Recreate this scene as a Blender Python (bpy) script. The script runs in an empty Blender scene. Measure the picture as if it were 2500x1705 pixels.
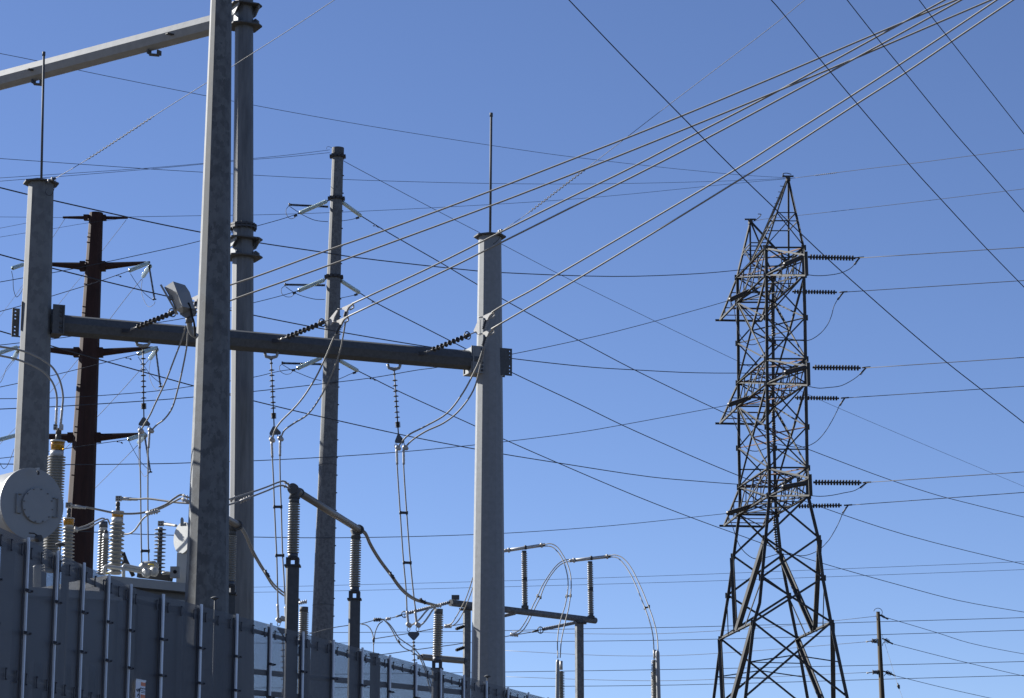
import bpy, math, random
from mathutils import Vector as V
random.seed(7)
R = math.radians
sc = bpy.context.scene
COL = sc.collection

# ------------------------------------------------------------------ camera
FPX, CX, CY = 6200.0, 1250.0, 852.5          # focal length in photo pixels (2500 wide)
PITCH = R(12.55)
EYE = 1.7
cam = bpy.data.cameras.new('camera')
cam.sensor_width = 36.0
cam.lens = 36.0 * FPX / 2500.0
cam.clip_start = 0.5
cam.clip_end = 20000
camo = bpy.data.objects.new('camera', cam)
camo.location = (0, 0, EYE)
camo.rotation_euler = (math.pi / 2 + PITCH, 0, 0)
COL.objects.link(camo)
sc.camera = camo
# ------------------------------------------------------------------ world + sun
SUN_EL, SUN_ROT = R(29), R(-60)
w = bpy.data.worlds.new('World')
sc.world = w
w.use_nodes = True
nt = w.node_tree
bg = nt.nodes['Background']
sky = nt.nodes.new('ShaderNodeTexSky')
sky.sky_type = 'NISHITA'
sky.sun_disc = False
sky.sun_elevation = SUN_EL
sky.sun_rotation = SUN_ROT
sky.altitude = 1600
sky.air_density = 0.8
sky.dust_density = 0.3
sky.ozone_density = 4.0
bg.inputs[1].default_value = 0.05
tint = nt.nodes.new('ShaderNodeMix')
tint.data_type = 'RGBA'
tint.blend_type = 'MULTIPLY'
tint.inputs[0].default_value = 1.0
tint.inputs[7].default_value = (1.03, 0.97, 1.07, 1)
nt.links.new(sky.outputs[0], tint.inputs[6])
nt.links.new(tint.outputs[2], bg.inputs[0])
sun = bpy.data.lights.new('sun', 'SUN')
sun.energy = 5.0
sun.angle = R(0.5)
sun.color = (1.0, 0.975, 0.93)
suno = bpy.data.objects.new('sun', sun)
sd = V((math.sin(SUN_ROT) * math.cos(SUN_EL), math.cos(SUN_ROT) * math.cos(SUN_EL), math.sin(SUN_EL)))
suno.rotation_euler = (-sd).to_track_quat('-Z', 'Y').to_euler()
COL.objects.link(suno)
sc.view_settings.view_transform = 'Standard'
sc.view_settings.look = 'None'
sc.view_settings.gamma = 1
sc.view_settings.exposure = 1.38

# ------------------------------------------------------------------ materials
def mat(name, col, rough=0.5, metal=0.0, var=0.0, vscale=6.0, kind='noise', bump=0.0, spec=0.5, stretch=None, col2=None, trans=0.0):
    m = bpy.data.materials.new(name)
    m.use_nodes = True
    t = m.node_tree
    p = t.nodes['Principled BSDF']
    p.inputs['Base Color'].default_value = (*col, 1)
    p.inputs['Roughness'].default_value = rough
    p.inputs['Metallic'].default_value = metal
    p.inputs['Specular IOR Level'].default_value = spec
    if trans:
        p.inputs['Transmission Weight'].default_value = trans
    if var > 0 or bump > 0:
        tc = t.nodes.new('ShaderNodeTexCoord')
        mp = t.nodes.new('ShaderNodeMapping')
        if stretch:
            mp.inputs['Scale'].default_value = stretch
        t.links.new(tc.outputs['Object'], mp.inputs[0])
        if kind == 'spangle':
            n0 = t.nodes.new('ShaderNodeTexNoise')
            n0.inputs['Scale'].default_value = vscale * 1.5
            n0.inputs['Detail'].default_value = 3
            t.links.new(mp.outputs[0], n0.inputs['Vector'])
            mx0 = t.nodes.new('ShaderNodeMix')
            mx0.data_type = 'VECTOR'
            mx0.inputs[0].default_value = 0.12
            t.links.new(mp.outputs[0], mx0.inputs[4])
            t.links.new(n0.outputs['Color'], mx0.inputs[5])
            n = t.nodes.new('ShaderNodeTexVoronoi')
            n.inputs['Scale'].default_value = vscale
            t.links.new(mx0.outputs[1], n.inputs['Vector'])
            n1 = t.nodes.new('ShaderNodeTexNoise')
            n1.inputs['Scale'].default_value = vscale * 0.35
            n1.inputs['Detail'].default_value = 6
            t.links.new(mp.outputs[0], n1.inputs['Vector'])
            sep = t.nodes.new('ShaderNodeSeparateColor')
            t.links.new(n.outputs['Color'], sep.inputs[0])
            ad = t.nodes.new('ShaderNodeMath')
            ad.operation = 'MULTIPLY_ADD'
            ad.inputs[1].default_value = 0.55
            t.links.new(sep.outputs[0], ad.inputs[0])
            sb = t.nodes.new('ShaderNodeMath')
            sb.operation = 'MULTIPLY_ADD'
            sb.inputs[1].default_value = 1.6
            sb.inputs[2].default_value = -0.55
            t.links.new(n1.outputs['Fac'], sb.inputs[0])
            t.links.new(sb.outputs[0], ad.inputs[2])
            fac = ad.outputs[0]
        else:
            n = t.nodes.new('ShaderNodeTexNoise')
            n.inputs['Scale'].default_value = vscale
            n.inputs['Detail'].default_value = 8
            n.inputs['Roughness'].default_value = 0.65
            t.links.new(mp.outputs[0], n.inputs['Vector'])
            fac = n.outputs['Fac']
        if var > 0:
            mr = t.nodes.new('ShaderNodeMapRange')
            mr.inputs['From Min'].default_value = 0.3
            mr.inputs['From Max'].default_value = 0.75
            t.links.new(fac, mr.inputs['Value'])
            mx = t.nodes.new('ShaderNodeMix')
            mx.data_type = 'RGBA'
            c1 = [min(1, c * (1 + var)) for c in col]
            c0 = col2 if col2 else [c * (1 - var) for c in col]
            mx.inputs[6].default_value = (*c0, 1)
            mx.inputs[7].default_value = (*c1, 1)
            t.links.new(mr.outputs[0], mx.inputs[0])
            t.links.new(mx.outputs[2], p.inputs['Base Color'])
            rr = t.nodes.new('ShaderNodeMapRange')
            rr.inputs['To Min'].default_value = max(0, rough - 0.08)
            rr.inputs['To Max'].default_value = min(1, rough + 0.1)
            t.links.new(fac, rr.inputs['Value'])
            t.links.new(rr.outputs[0], p.inputs['Roughness'])
        if bump > 0:
            b = t.nodes.new('ShaderNodeBump')
            b.inputs['Strength'].default_value = bump
            b.inputs['Distance'].default_value = 0.02
            t.links.new(fac, b.inputs['Height'])
            t.links.new(b.outputs[0], p.inputs['Normal'])
    return m

M = {}
M['galv'] = mat('galvanized steel', (0.14, 0.146, 0.146), 0.55, 0.0, 0.14, 11, 'spangle', spec=0.15, stretch=(1, 1, 0.75))
M['galvn'] = mat('galvanized steel spangled', (0.115, 0.12, 0.12), 0.6, 0.0, 0.24, 13, 'spangle', spec=0.2, stretch=(1, 1, 0.75))
M['galvp'] = mat('stained galvanized steel', (0.105, 0.11, 0.112), 0.5, 0.0, 0.4, 2.2, 'noise', spec=0.5, stretch=(3, 3, 0.35))
M['galvu'] = mat('pale galvanized steel', (0.27, 0.278, 0.275), 0.5, 0.0, 0.12, 5, 'noise', spec=0.4)
M['galv2'] = mat('galvanized steel fine', (0.125, 0.13, 0.132), 0.6, 0.0, 0.2, 22, 'spangle', spec=0.15)
M['galvd'] = mat('galvanized steel dull', (0.085, 0.09, 0.094), 0.65, 0.0, 0.2, 14, 'noise', spec=0.15)
M['galvb'] = mat('galvanized steel bright', (0.21, 0.218, 0.22), 0.5, 0.0, 0.12, 9, 'noise', spec=0.2)
M['rust'] = mat('weathering steel', (0.035, 0.016, 0.012), 0.75, 0.0, 0.4, 5, 'noise', 0.1, 0.25, stretch=(1, 1, 0.2))
M['lattice'] = mat('lattice steel', (0.05, 0.051, 0.05), 0.65, 0.0, 0.35, 1.2, 'noise', spec=0.2)
M['lattice_rust'] = mat('rusty lattice steel', (0.16, 0.075, 0.04), 0.7, 0.0, 0.3, 2)
M['wire'] = mat('aluminium conductor', (0.25, 0.24, 0.215), 0.6, 0.0, spec=0.25)
M['wiresoft'] = mat('dull dark cable', (0.045, 0.05, 0.065), 0.8, 0.0, spec=0.1)
M['wireg'] = mat('weathered thin wire', (0.1, 0.1, 0.095), 0.6, 0.0)
M['wired'] = mat('dark conductor', (0.022, 0.024, 0.03), 0.7, 0.0)
M['wirew'] = mat('pale sunlit wire', (0.36, 0.35, 0.32), 0.8, spec=0.1)  # lit copy of wire: sunlight on these cables is put into the colour
M['alu'] = mat('cast aluminium', (0.36, 0.35, 0.33), 0.5, 0.2, 0.12, 12)
M['tube'] = mat('bus tube aluminium', (0.2, 0.18, 0.15), 0.45, 0.3, 0.12, 4, stretch=(0.3, 0.3, 3))
M['tubel'] = mat('pale bus tube aluminium', (0.42, 0.42, 0.4), 0.4, 0.4, 0.1, 4)
M['dark'] = mat('dark hardware', (0.035, 0.035, 0.037), 0.6, 0.1)
M['black'] = mat('black polymer', (0.014, 0.014, 0.014), 0.7, 0.0, spec=0.2)
M['brownins'] = mat('brown glazed porcelain', (0.024, 0.02, 0.016), 0.55, 0.0)
M['porc'] = mat('grey porcelain', (0.19, 0.185, 0.165), 0.35, 0.0, 0.12, 5)
M['porcl'] = mat('light grey porcelain', (0.21, 0.205, 0.185), 0.4, 0.0, 0.1, 5)
M['poly'] = mat('grey silicone rubber', (0.17, 0.175, 0.18), 0.6, 0.0)
M['blue'] = mat('dark blue grey housing', (0.06, 0.07, 0.085), 0.5, 0.0)
M['glass'] = mat('toughened glass', (0.62, 0.75, 0.69), 0.12, 0.0, trans=0.35)
M['paint'] = mat('light grey and shaded white paint', (0.23, 0.235, 0.23), 0.45, 0.0, 0.06, 3)  # also the tank's white end plate, with its shade put into the colour
M['paintw'] = mat('pale transformer paint', (0.38, 0.385, 0.37), 0.4, 0.0, 0.06, 3)
M['paintd'] = mat('weathered tank paint', (0.13, 0.13, 0.128), 0.55, 0.0, 0.2, 1.5)
M['amber'] = mat('amber oil gauge', (0.4, 0.19, 0.01), 0.08, 0.0, trans=0.3)
M['yellow'] = mat('yellow paint', (0.7, 0.5, 0.03), 0.5)
M['strip'] = mat('white fence cover strip', (0.62, 0.66, 0.7), 0.45, 0.1, 0.08, 3)
M['fence'] = mat('fence steel', (0.055, 0.058, 0.068), 0.6, 0.2)
M['wood'] = mat('weathered wood', (0.05, 0.038, 0.022), 0.9, 0.0, 0.45, 3, 'noise', 0.2, stretch=(4, 4, 0.3))
M['gravel'] = mat('gravel', (0.062, 0.05, 0.038), 0.95, 0.0, 0.3, 0.8)
M['signw'] = mat('sign white', (0.72, 0.74, 0.78), 0.5)
M['signo'] = mat('sign orange', (0.62, 0.17, 0.06), 0.5)
M['signd'] = mat('sign black print', (0.03, 0.035, 0.05), 0.6)

# perforated fence sheet: real holes by opacity, staggered grid about 16 mm apart
def perf():
    m = bpy.data.materials.new('perforated sheet')
    m.use_nodes = True
    t = m.node_tree
    p = t.nodes['Principled BSDF']
    p.inputs['Base Color'].default_value = (0.065, 0.07, 0.08, 1)
    p.inputs['Roughness'].default_value = 0.55
    p.inputs['Metallic'].default_value = 0.3
    uv = t.nodes.new('ShaderNodeTexCoord')
    s = t.nodes.new('ShaderNodeSeparateXYZ')
    t.links.new(uv.outputs['UV'], s.inputs[0])
    def mth(op, a, b=None, c=None):
        n = t.nodes.new('ShaderNodeMath')
        n.operation = op
        for i, x in enumerate((a, b, c)):
            if x is None: continue
            if isinstance(x, (int, float)): n.inputs[i].default_value = x
            else: t.links.new(x, n.inputs[i])
        return n.outputs[0]
    pit = 0.024
    a = mth('MULTIPLY', mth('ADD', s.outputs[0], s.outputs[1]), 1 / pit)
    b = mth('MULTIPLY', mth('SUBTRACT', s.outputs[0], s.outputs[1]), 1 / pit)
    fa = mth('SUBTRACT', mth('FRACT', a), 0.5)
    fb = mth('SUBTRACT', mth('FRACT', b), 0.5)
    d = mth('SQRT', mth('ADD', mth('MULTIPLY', fa, fa), mth('MULTIPLY', fb, fb)))
    al = mth('GREATER_THAN', d, 0.262)
    t.links.new(al, p.inputs['Alpha'])
    return m
M['perf'] = perf()

# ------------------------------------------------------------------ geometry helpers
SN, CS = math.sin(PITCH), math.cos(PITCH)
def P(x, y, Y):
    """photo pixel (2500x1705) at forward ground distance Y -> world point"""
    a = (x - CX) / FPX
    b = (CY - y) / FPX
    d = CS - SN * b
    return V((a * Y / d, Y, EYE + (SN + CS * b) * Y / d))
def PZ(x, y, z):
    a = (x - CX) / FPX
    b = (CY - y) / FPX
    k = (z - EYE) / (SN + CS * b)
    return V((a * k, (CS - SN * b) * k, z))
def px(n, Y):
    return n * Y / 6352.0
REG = dict(a=(0, 0, 2.78), b=(0, 400, 3.9625), c=(0, 800, 3.9625), d=(380, 600, 3.9625), e=(0, 1100, 3.962),
           f=(400, 1100, 3.962), g=(400, 1350, 4.464), h=(850, 1250, 3.484), i=(1150, 1250, 3.484), j=(620, 780, 3.9625),
           k=(1700, 400, 3.17), l=(1700, 850, 3.17), m=(1700, 1205, 3.17), n=(1000, 700, 5.283), o=(660, 330, 4.283),
           q=(2080, 1450, 6.214), r=(600, 400, 3.8667), s=(600, 800, 3.8667), t=(760, 730, 15.85), v=(0, 1300, 3.914), w=(0, 0, 1))
def N(key, *pts):
    ox, oy, s = REG[key]
    return [(ox + p[0] / s, oy + p[1] / s) for p in pts]
def W(key, Y, *pts):
    return [P(x, y, Y) for x, y in N(key, *pts)]

def nb(k, *p): return N(k, *p)[0]

class MB:
    def __init__(s):
        s.v = []; s.f = []; s.sm = []; s.uv = None
    def face(s, idx, smooth=False):
        s.f.append(tuple(idx)); s.sm.append(smooth)
    def frame(s, d):
        d = d.normalized()
        up = V((0, 0, 1)) if abs(d.z) < 0.95 else V((0, 1, 0))
        a = d.cross(up).normalized()
        return a, a.cross(d).normalized()
    def tube(s, pts, rad, n=8, smooth=True, caps=True, rot=0.0):
        pts = [V(p) for p in pts]
        if not isinstance(rad, (list, tuple)): rad = [rad] * len(pts)
        base = len(s.v)
        L = len(pts)
        pa = None
        for i, p in enumerate(pts):
            d = (pts[min(i + 1, L - 1)] - pts[max(i - 1, 0)])
            if d.length < 1e-9: d = V((0, 0, 1))
            d.normalize()
            if pa is None:
                a, b = s.frame(d)
            else:
                a = (pa - d * pa.dot(d))
                a = a.normalized() if a.length > 1e-6 else s.frame(d)[0]
                b = a.cross(d).normalized()
            pa = a
            for k in range(n):
                t = 2 * math.pi * k / n + rot
                s.v.append(p + (a * math.cos(t) + b * math.sin(t)) * rad[i])
        for i in range(L - 1):
            for k in range(n):
                k2 = (k + 1) % n
                q = base + i * n
                s.face((q + k, q + k2, q + n + k2, q + n + k), smooth)
        if caps:
            s.face([base + k for k in range(n)][::-1])
            s.face([base + (L - 1) * n + k for k in range(n)])
        return s
    def lathe(s, p0, p1, prof, n=16, smooth=True):
        """prof: (distance from p0 in m, radius)"""
        p0, p1 = V(p0), V(p1)
        d = (p1 - p0).normalized()
        a, b = s.frame(d)
        base = len(s.v)
        for t, r in prof:
            for k in range(n):
                th = 2 * math.pi * k / n
                s.v.append(p0 + d * t + (a * math.cos(th) + b * math.sin(th)) * max(r, 1e-4))
        for i in range(len(prof) - 1):
            for k in range(n):
                k2 = (k + 1) % n
                q = base + i * n
                s.face((q + k, q + n + k, q + n + k2, q + k2), smooth)
        s.face([base + k for k in range(n)])
        s.face([base + (len(prof) - 1) * n + k for k in range(n)][::-1])
        return s
    def bar(s, p0, p1, wd, ht, side=None):
        """rectangular bar p0-p1; wd along 'side' direction, ht along the third"""
        p0, p1 = V(p0), V(p1)
        d = (p1 - p0).normalized()
        if side is None:
            a, b = s.frame(d)
        else:
            a = V(side); a = (a - d * a.dot(d)).normalized(); b = d.cross(a).normalized()
        base = len(s.v)
        for p in (p0, p1):
            for u, w_ in ((-1, -1), (1, -1), (1, 1), (-1, 1)):
                s.v.append(p + a * (u * wd / 2) + b * (w_ * ht / 2))
        for f in ((0, 1, 2, 3), (7, 6, 5, 4), (0, 4, 5, 1), (1, 5, 6, 2), (2, 6, 7, 3), (3, 7, 4, 0)):
            s.face([base + i for i in f])
        return s
    def angle(s, p0, p1, wd, th, ax=None):
        """L shaped angle iron"""
        p0, p1 = V(p0), V(p1)
        d = (p1 - p0).normalized()
        if ax is None:
            a, b = s.frame(d)
        else:
            a = V(ax); a = (a - d * a.dot(d)).normalized(); b = d.cross(a).normalized()
        pr = ((0, 0), (wd, 0), (wd, th), (th, th), (th, wd), (0, wd))
        base = len(s.v)
        for p in (p0, p1):
            for u, w_ in pr:
                s.v.append(p + a * (u - wd * .3) + b * (w_ - wd * .3))
        for k in range(6):
            k2 = (k + 1) % 6
            s.face((base + k, base + k2, base + 6 + k2, base + 6 + k))
        s.face((base + 3, base + 2, base + 1, base)); s.face((base + 5, base + 4, base + 3, base))
        s.face((base + 6, base + 7, base + 8, base + 9)); s.face((base + 6, base + 9, base + 10, base + 11))
        return s
    def prism(s, poly, thick):
        """flat polygon (world points) given thickness vector"""
        th = V(thick)
        base = len(s.v)
        n = len(poly)
        for p in poly: s.v.append(V(p) - th / 2)
        for p in poly: s.v.append(V(p) + th / 2)
        s.face(list(range(base, base + n))[::-1])
        s.face(list(range(base + n, base + 2 * n)))
        for k in range(n):
            k2 = (k + 1) % n
            s.face((base + k, base + k2, base + n + k2, base + n + k))
        return s
    def box(s, c, hx, hy, hz, ux=V((1, 0, 0)), uy=V((0, 1, 0)), uz=V((0, 0, 1))):
        c = V(c)
        return s.bar(c - uz * hz, c + uz * hz, 2 * hx, 2 * hy, ux)
    def build(s, name, m, parent=None, loc=None):
        me = bpy.data.meshes.new(name)
        if parent is not None:
            off = parent['_o'] if '_o' in parent else None
            off = V(WORLD[parent.name])
        else:
            off = V(loc) if loc is not None else (s.v[0].copy() if s.v else V((0, 0, 0)))
        me.from_pydata([tuple(p - off) for p in s.v], [], s.f)
        me.polygons.foreach_set('use_smooth', s.sm)
        if s.uv:
            ul = me.uv_layers.new(name='UVMap')
            for li, uvc in enumerate(s.uv): ul.data[li].uv = uvc
        me.materials.append(M[m] if isinstance(m, str) else m)
        me.validate(clean_customdata=False)
        me.update()
        import bmesh
        if not s.uv:
            bm = bmesh.new(); bm.from_mesh(me)
            bmesh.ops.recalc_face_normals(bm, faces=bm.faces)
            bm.to_mesh(me); bm.free()
        o = bpy.data.objects.new(name, me)
        COL.objects.link(o)
        if parent is not None:
            o.parent = parent
            WORLD[o.name] = off
        else:
            o.location = off
            WORLD[o.name] = off
        return o
WORLD = {}
def tag(o, label, cat, group=None):
    o['label'] = label
    o['category'] = cat
    if group: o['group'] = group
    return o
def thing(name, label, cat, loc, group=None):
    o = bpy.data.objects.new(name, None)
    o.empty_display_size = 0.3
    COL.objects.link(o)
    o.location = loc
    WORLD[o.name] = V(loc)
    return tag(o, label, cat, group)

def spline(pts, sub=6):
    """Catmull-Rom through (x,y,Y) pixel points -> world points"""
    out = []
    n = len(pts)
    for i in range(n - 1):
        p0, p1, p2, p3 = pts[max(i - 1, 0)], pts[i], pts[i + 1], pts[min(i + 2, n - 1)]
        L = [max(1e-3, math.dist(a[:2], b[:2]) ** .5) for a, b in ((p0, p1), (p1, p2), (p2, p3))]
        if i == 0: L[0] = L[1]
        if i == n - 2: L[2] = L[1]
        for k in range(sub):
            t = k / sub
            r = []
            for c in range(3):
                m1 = (p2[c] - p1[c]) if i == 0 else L[1] * ((p1[c] - p0[c]) / L[0] - (p2[c] - p0[c]) / (L[0] + L[1]) + (p2[c] - p1[c]) / L[1])
                m2 = (p2[c] - p1[c]) if i == n - 2 else L[1] * ((p2[c] - p1[c]) / L[1] - (p3[c] - p1[c]) / (L[1] + L[2]) + (p3[c] - p2[c]) / L[2])
                t2, t3 = t * t, t * t * t
                r.append((2 * t3 - 3 * t2 + 1) * p1[c] + (t3 - 2 * t2 + t) * m1 + (-2 * t3 + 3 * t2) * p2[c] + (t3 - t2) * m2)
            out.append(P(*r))
    out.append(P(*pts[-1]))
    return out
def withY(pts, Y0, Y1):
    """spread distance along a pixel path"""
    if Y0 == Y1: return [(x, y, Y0) for x, y in pts]
    d = [0]
    for a, b in zip(pts, pts[1:]): d.append(d[-1] + math.dist(a, b))
    return [(x, y, 1 / ((1 / Y0) * (1 - k / d[-1]) + (1 / Y1) * k / d[-1])) for (x, y), k in zip(pts, d)]
def wire(label, pts, Y0, Y1, wpx, m='wired', cat='cable', group=None, name='power_line', sub=5, n=6, extra=None):
    P3 = spline(withY(pts, Y0, Y1), sub)
    r = px(wpx, (Y0 + Y1) / 2) / 2
    mb = MB().tube(P3, r, n)
    o = mb.build(name, m, None, P3[0])
    return tag(o, label, cat, group)

def poly12(T, name, x0, y0, w0, x1, y1, w1, Y, m, ytop=None, ns=12, rot=0.0):
    """tapered upright shaft from measured pixel centres and widths, run down to the ground"""
    a = P(x0, y0, Y); b = P(x1, y1, Y)
    ra = w0 * (P(x0 + 1, y0, Y) - a).length / 2
    rb = w1 * (P(x1 + 1, y1, Y) - b).length / 2
    def at(z):
        t = (z - a.z) / (b.z - a.z)
        return a + (b - a) * t, ra + (rb - ra) * t
    zt = P(x0, ytop, Y).z if ytop is not None else a.z
    zs = [zt, 0.0]
    mb = MB()
    base = 0
    for z in zs:
        c, r = at(z)
        for k in range(ns):
            th = 2 * math.pi * k / ns + math.pi / 2 + rot
            mb.v.append(V((c.x + r * math.cos(th), c.y + r * math.sin(th), z)))
    for k in range(ns):
        k2 = (k + 1) % ns
        mb.face((k, k2, ns + k2, ns + k), ns > 20)
    mb.face(range(ns)); mb.face(range(ns, 2 * ns))
    return mb.build(name, m, T), at
def ringband(mb, at, z0, z1, dr, ns=12, rot=0.0):
    for z in (z0, z1):
        pass
    base = len(mb.v)
    for z in (z0, z1):
        c, r = at(z)
        for k in range(ns):
            th = 2 * math.pi * k / ns + math.pi / 2 + rot
            mb.v.append(V((c.x + (r + dr) * math.cos(th), c.y + (r + dr) * math.sin(th), z)))
    for k in range(ns):
        k2 = (k + 1) % ns
        mb.face((base + k, base + k2, base + ns + k2, base + ns + k))
    mb.face(range(base, base + ns)); mb.face(range(base + ns, base + 2 * ns))
def zat(y, Y): return P(CX, y, Y).z

def shed_prof(L, n, rs, rc, a=0.0, b=0.0, alt=None, thick=0.35):
    """profile of a shed stack between a and L-b"""
    pr = [(0, rc), (a, rc)]
    st = (L - a - b) / n
    for i in range(n):
        r = rs if (alt is None or i % 2 == 0) else alt
        t = a + i * st
        pr += [(t + st * .12, rc), (t + st * (.55 - thick * .5), r), (t + st * (.55 + thick * .35), r), (t + st * .86, rc)]
    pr += [(L - b, rc), (L, rc)]
    return pr
def insulator(T, p0, p1, rs, n, rc, m='porc', fit='alu', frac=0.05, fr=None, alt=None, seg=18, thick=0.35):
    """insulator body between two world points with end fittings, as parts of T"""
    p0, p1 = V(p0), V(p1)
    L = (p1 - p0).length
    d = (p1 - p0) / L
    fr = fr or rc * 1.25
    f = L * frac
    MB().lathe(p0 + d * f, p1 - d * f, shed_prof(L - 2 * f, n, rs, rc, 0, 0, alt, thick), seg).build('sheds', m, T)
    for q0, q1 in ((p0, p0 + d * f * 1.05), (p1 - d * f * 1.05, p1)):
        MB().tube([q0, q1], fr, 10, True).build('end_fitting', fit, T)

# ------------------------------------------------------------------ ground
g = MB()
g.v = [V((-4000, -500, 0)), V((4000, -500, 0)), V((4000, 9000, 0)), V((-4000, 9000, 0))]
g.face((0, 1, 2, 3))
go = g.build('ground', 'gravel', None, (0, 0, 0))
go['kind'] = 'structure'

# ------------------------------------------------------------------ dead-end H frame: two poles and the cross beam
Y1, Y2 = 57.0, 61.6
fr = thing('steel_gantry', 'galvanized steel gantry of two faceted poles topped with slim rods and a cross beam', 'gantry', (P(88, 785, Y1).x, Y1, 0))
sh1, at1 = poly12(fr, 'post', 99.9, 455, 62.6, 77, 1100, 84, Y1, 'galv', 450)
sh2, at2 = poly12(fr, 'post', 1196, 582, 56, 1192, 1684, 84, Y2, 'galvb', 580)
BA = P(88, 789, Y1); BB = P(1194, 884.5, Y2)
bu = (BB - BA).normalized()
bn = bu.cross(V((0, 0, 1))).normalized()          # towards the camera
if bn.y > 0: bn = -bn
bup = V((0, 0, 1))
def beam_oct(a, b, r, ns=8, rot=math.pi / 8):
    mb = MB()
    d = (b - a).normalized()
    n = d.cross(V((0, 0, 1))).normalized()
    u = n.cross(d).normalized()
    for p in (a, b):
        for k in range(ns):
            th = 2 * math.pi * k / ns + rot
            mb.v.append(p + (n * math.cos(th) + u * math.sin(th)) * r)
    for k in range(ns):
        k2 = (k + 1) % ns
        mb.face((k, k2, ns + k2, ns + k))
    mb.face(range(ns)); mb.face(range(ns, 2 * ns))
    return mb
beam_oct(BA + bu * .3, BB - bu * .28, 0.25, 8, 0).build('cross_beam', 'galvd', fr)
def plate_holes(mb, o, ux, uz, nrm, wd, ht, th, hx, hz, hs):
    """plate with a column of square bolt holes; o = lower left corner"""
    def rect(x0, x1, z0, z1):
        mb.prism([o + ux * x0 + uz * z0, o + ux * x1 + uz * z0, o + ux * x1 + uz * z1, o + ux * x0 + uz * z1], nrm * th)
    rect(0, hx - hs / 2, 0, ht); rect(hx + hs / 2, wd, 0, ht)
    z = 0
    for h in hz:
        rect(hx - hs / 2, hx + hs / 2, z, h - hs / 2); z = h + hs / 2
    rect(hx - hs / 2, hx + hs / 2, z, ht)
for (x0, x1, ya, yb, Yp, side, off) in ((34, 52, 749.6, 819, Y1, -1, -.14), (48, 76, 741, 811, Y1, -1, .2), (1208, 1244.8, 853, 919, Y2, 1, .2), (1208, 1243, 856, 915, Y2, 1, -.2)):
    c = P((x0 + x1) / 2, ya, Yp)
    zt, zb = P(x0, ya, Yp).z, P(x0, yb, Yp).z
    wd = px(x1 - x0, Yp) * 1.05
    o = V((P(x0, ya, Yp).x, Yp, zb)) + bn * off
    hz = [(zt - zb) * t for t in (.09, .22, .35, .64, .77, .90)]
    mb = MB()
    plate_holes(mb, o, bu, V((0, 0, 1)), bn, wd, zt - zb, .03, wd - .06 if side > 0 else .07, hz, .034)
    mb.build('bolt_plate', 'galvd', fr)
for (xa, xb, ya, yb, Yp, s_) in ((121, 152, 747, 823, Y1 + .1, 1), (1138, 1184, 848, 918, Y2 - .1, -1)):
    cc = P((xa + xb) / 2, (ya + yb) / 2, Yp)
    hw = px(xb - xa, Yp) / 2; hh = px(yb - ya, Yp) / 2
    mb = MB()
    for of in (-.25, .25):
        q = cc + bn * of
        mb.prism([q - bu * hw - bup * hh, q + bu * hw - bup * hh, q + bu * hw + bup * hh, q - bu * hw + bup * hh], bn * .03)
        q2 = q + bn * (.06 if of > 0 else -.06)
    e = cc + bu * (hw * .8 * s_)
    mb.prism([e - bn * .3 - bup * hh * .95, e + bn * .3 - bup * hh * .95, e + bn * .3 + bup * hh * .95, e - bn * .3 + bup * hh * .95], bu * .03)
    mb.prism([cc - bu * hw + bn * .25 - bup * (hh - .02), cc + bu * hw + bn * .25 - bup * (hh - .02), cc + bu * hw - bn * .25 - bup * (hh - .02), cc - bu * hw - bn * .25 - bup * (hh - .02)], bup * .025)
    br = mb.build('beam_bracket', 'galvd' if s_ > 0 else 'galvb', fr)
    bo = MB()
    for t in (.1, .24, .38, .62, .76, .9):
        q = cc + bn * .265 + bup * (hh * (1 - 2 * t)) + bu * (0.05 if s_ > 0 else .06)
        bo.tube([q, q + bn * .035], .03, 6, False)
    bo.build('bolt_row', 'dark', br)
for (at, Yp, yt, tops) in ((at1, Y1, 450, [(107.1, 130), (100.7, 452)]), (at2, Y2, 580, [(1199.3, 279), (1196.5, 584)])):
    zt = zat(yt, Yp)
    c, r = at(zt)
    mb = MB()
    cp = MB()
    rr = r + .09
    pol = [V((c.x + rr * 1.08 * math.cos(R(22.5 + 45 * k + 22)), c.y + rr * 1.08 * math.sin(R(22.5 + 45 * k + 22)), zt + .015)) for k in range(8)]
    cp.prism(pol, V((0, 0, .035)))
    cp.build('cap_plate', 'galvd', fr)
    t0, t1 = P(*tops[0], Yp), P(*tops[1], Yp)
    rod = MB().tube([t1, t0], px(6.4, Yp) / 2, 12).build('lightning_rod', 'galvd', fr)
    MB().tube([t0 - V((0, 0, .07)), t0 + V((0, 0, .03))], px(8.6, Yp) / 2, 12).build('rod_cap', 'galvd', rod)
    MB().tube([t1 - V((0, 0, .02)), t1 + V((0, 0, .1))], px(11, Yp) / 2, 12).build('rod_socket', 'dark', rod)
# ground straps near the tops
for (pp, Yp) in ((N('b', (540, 150), (532, 200), (518, 260), (490, 305), (455, 300), (440, 275), (450, 245)), Y1 - .35), (N('w', (1224, 566), (1220, 580), (1212, 590), (1204, 596)), Y2 - .35)):
    MB().tube(spline(withY(pp, Yp, Yp), 5), .008, 5).build('ground_strap', 'dark', fr)

# ------------------------------------------------------------------ big near pole
YB = 44.0
bp = thing('steel_pole', 'thick tapering galvanized steel pole in front, its top beyond the frame, carrying the floodlight', 'steel pole', (P(500, 1480, YB).x, YB, 0))
poly12(bp, 'shaft', 540, 0, 51.5, 504.5, 1480, 106.7, YB, 'galvn', -160, rot=R(6))

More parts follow.
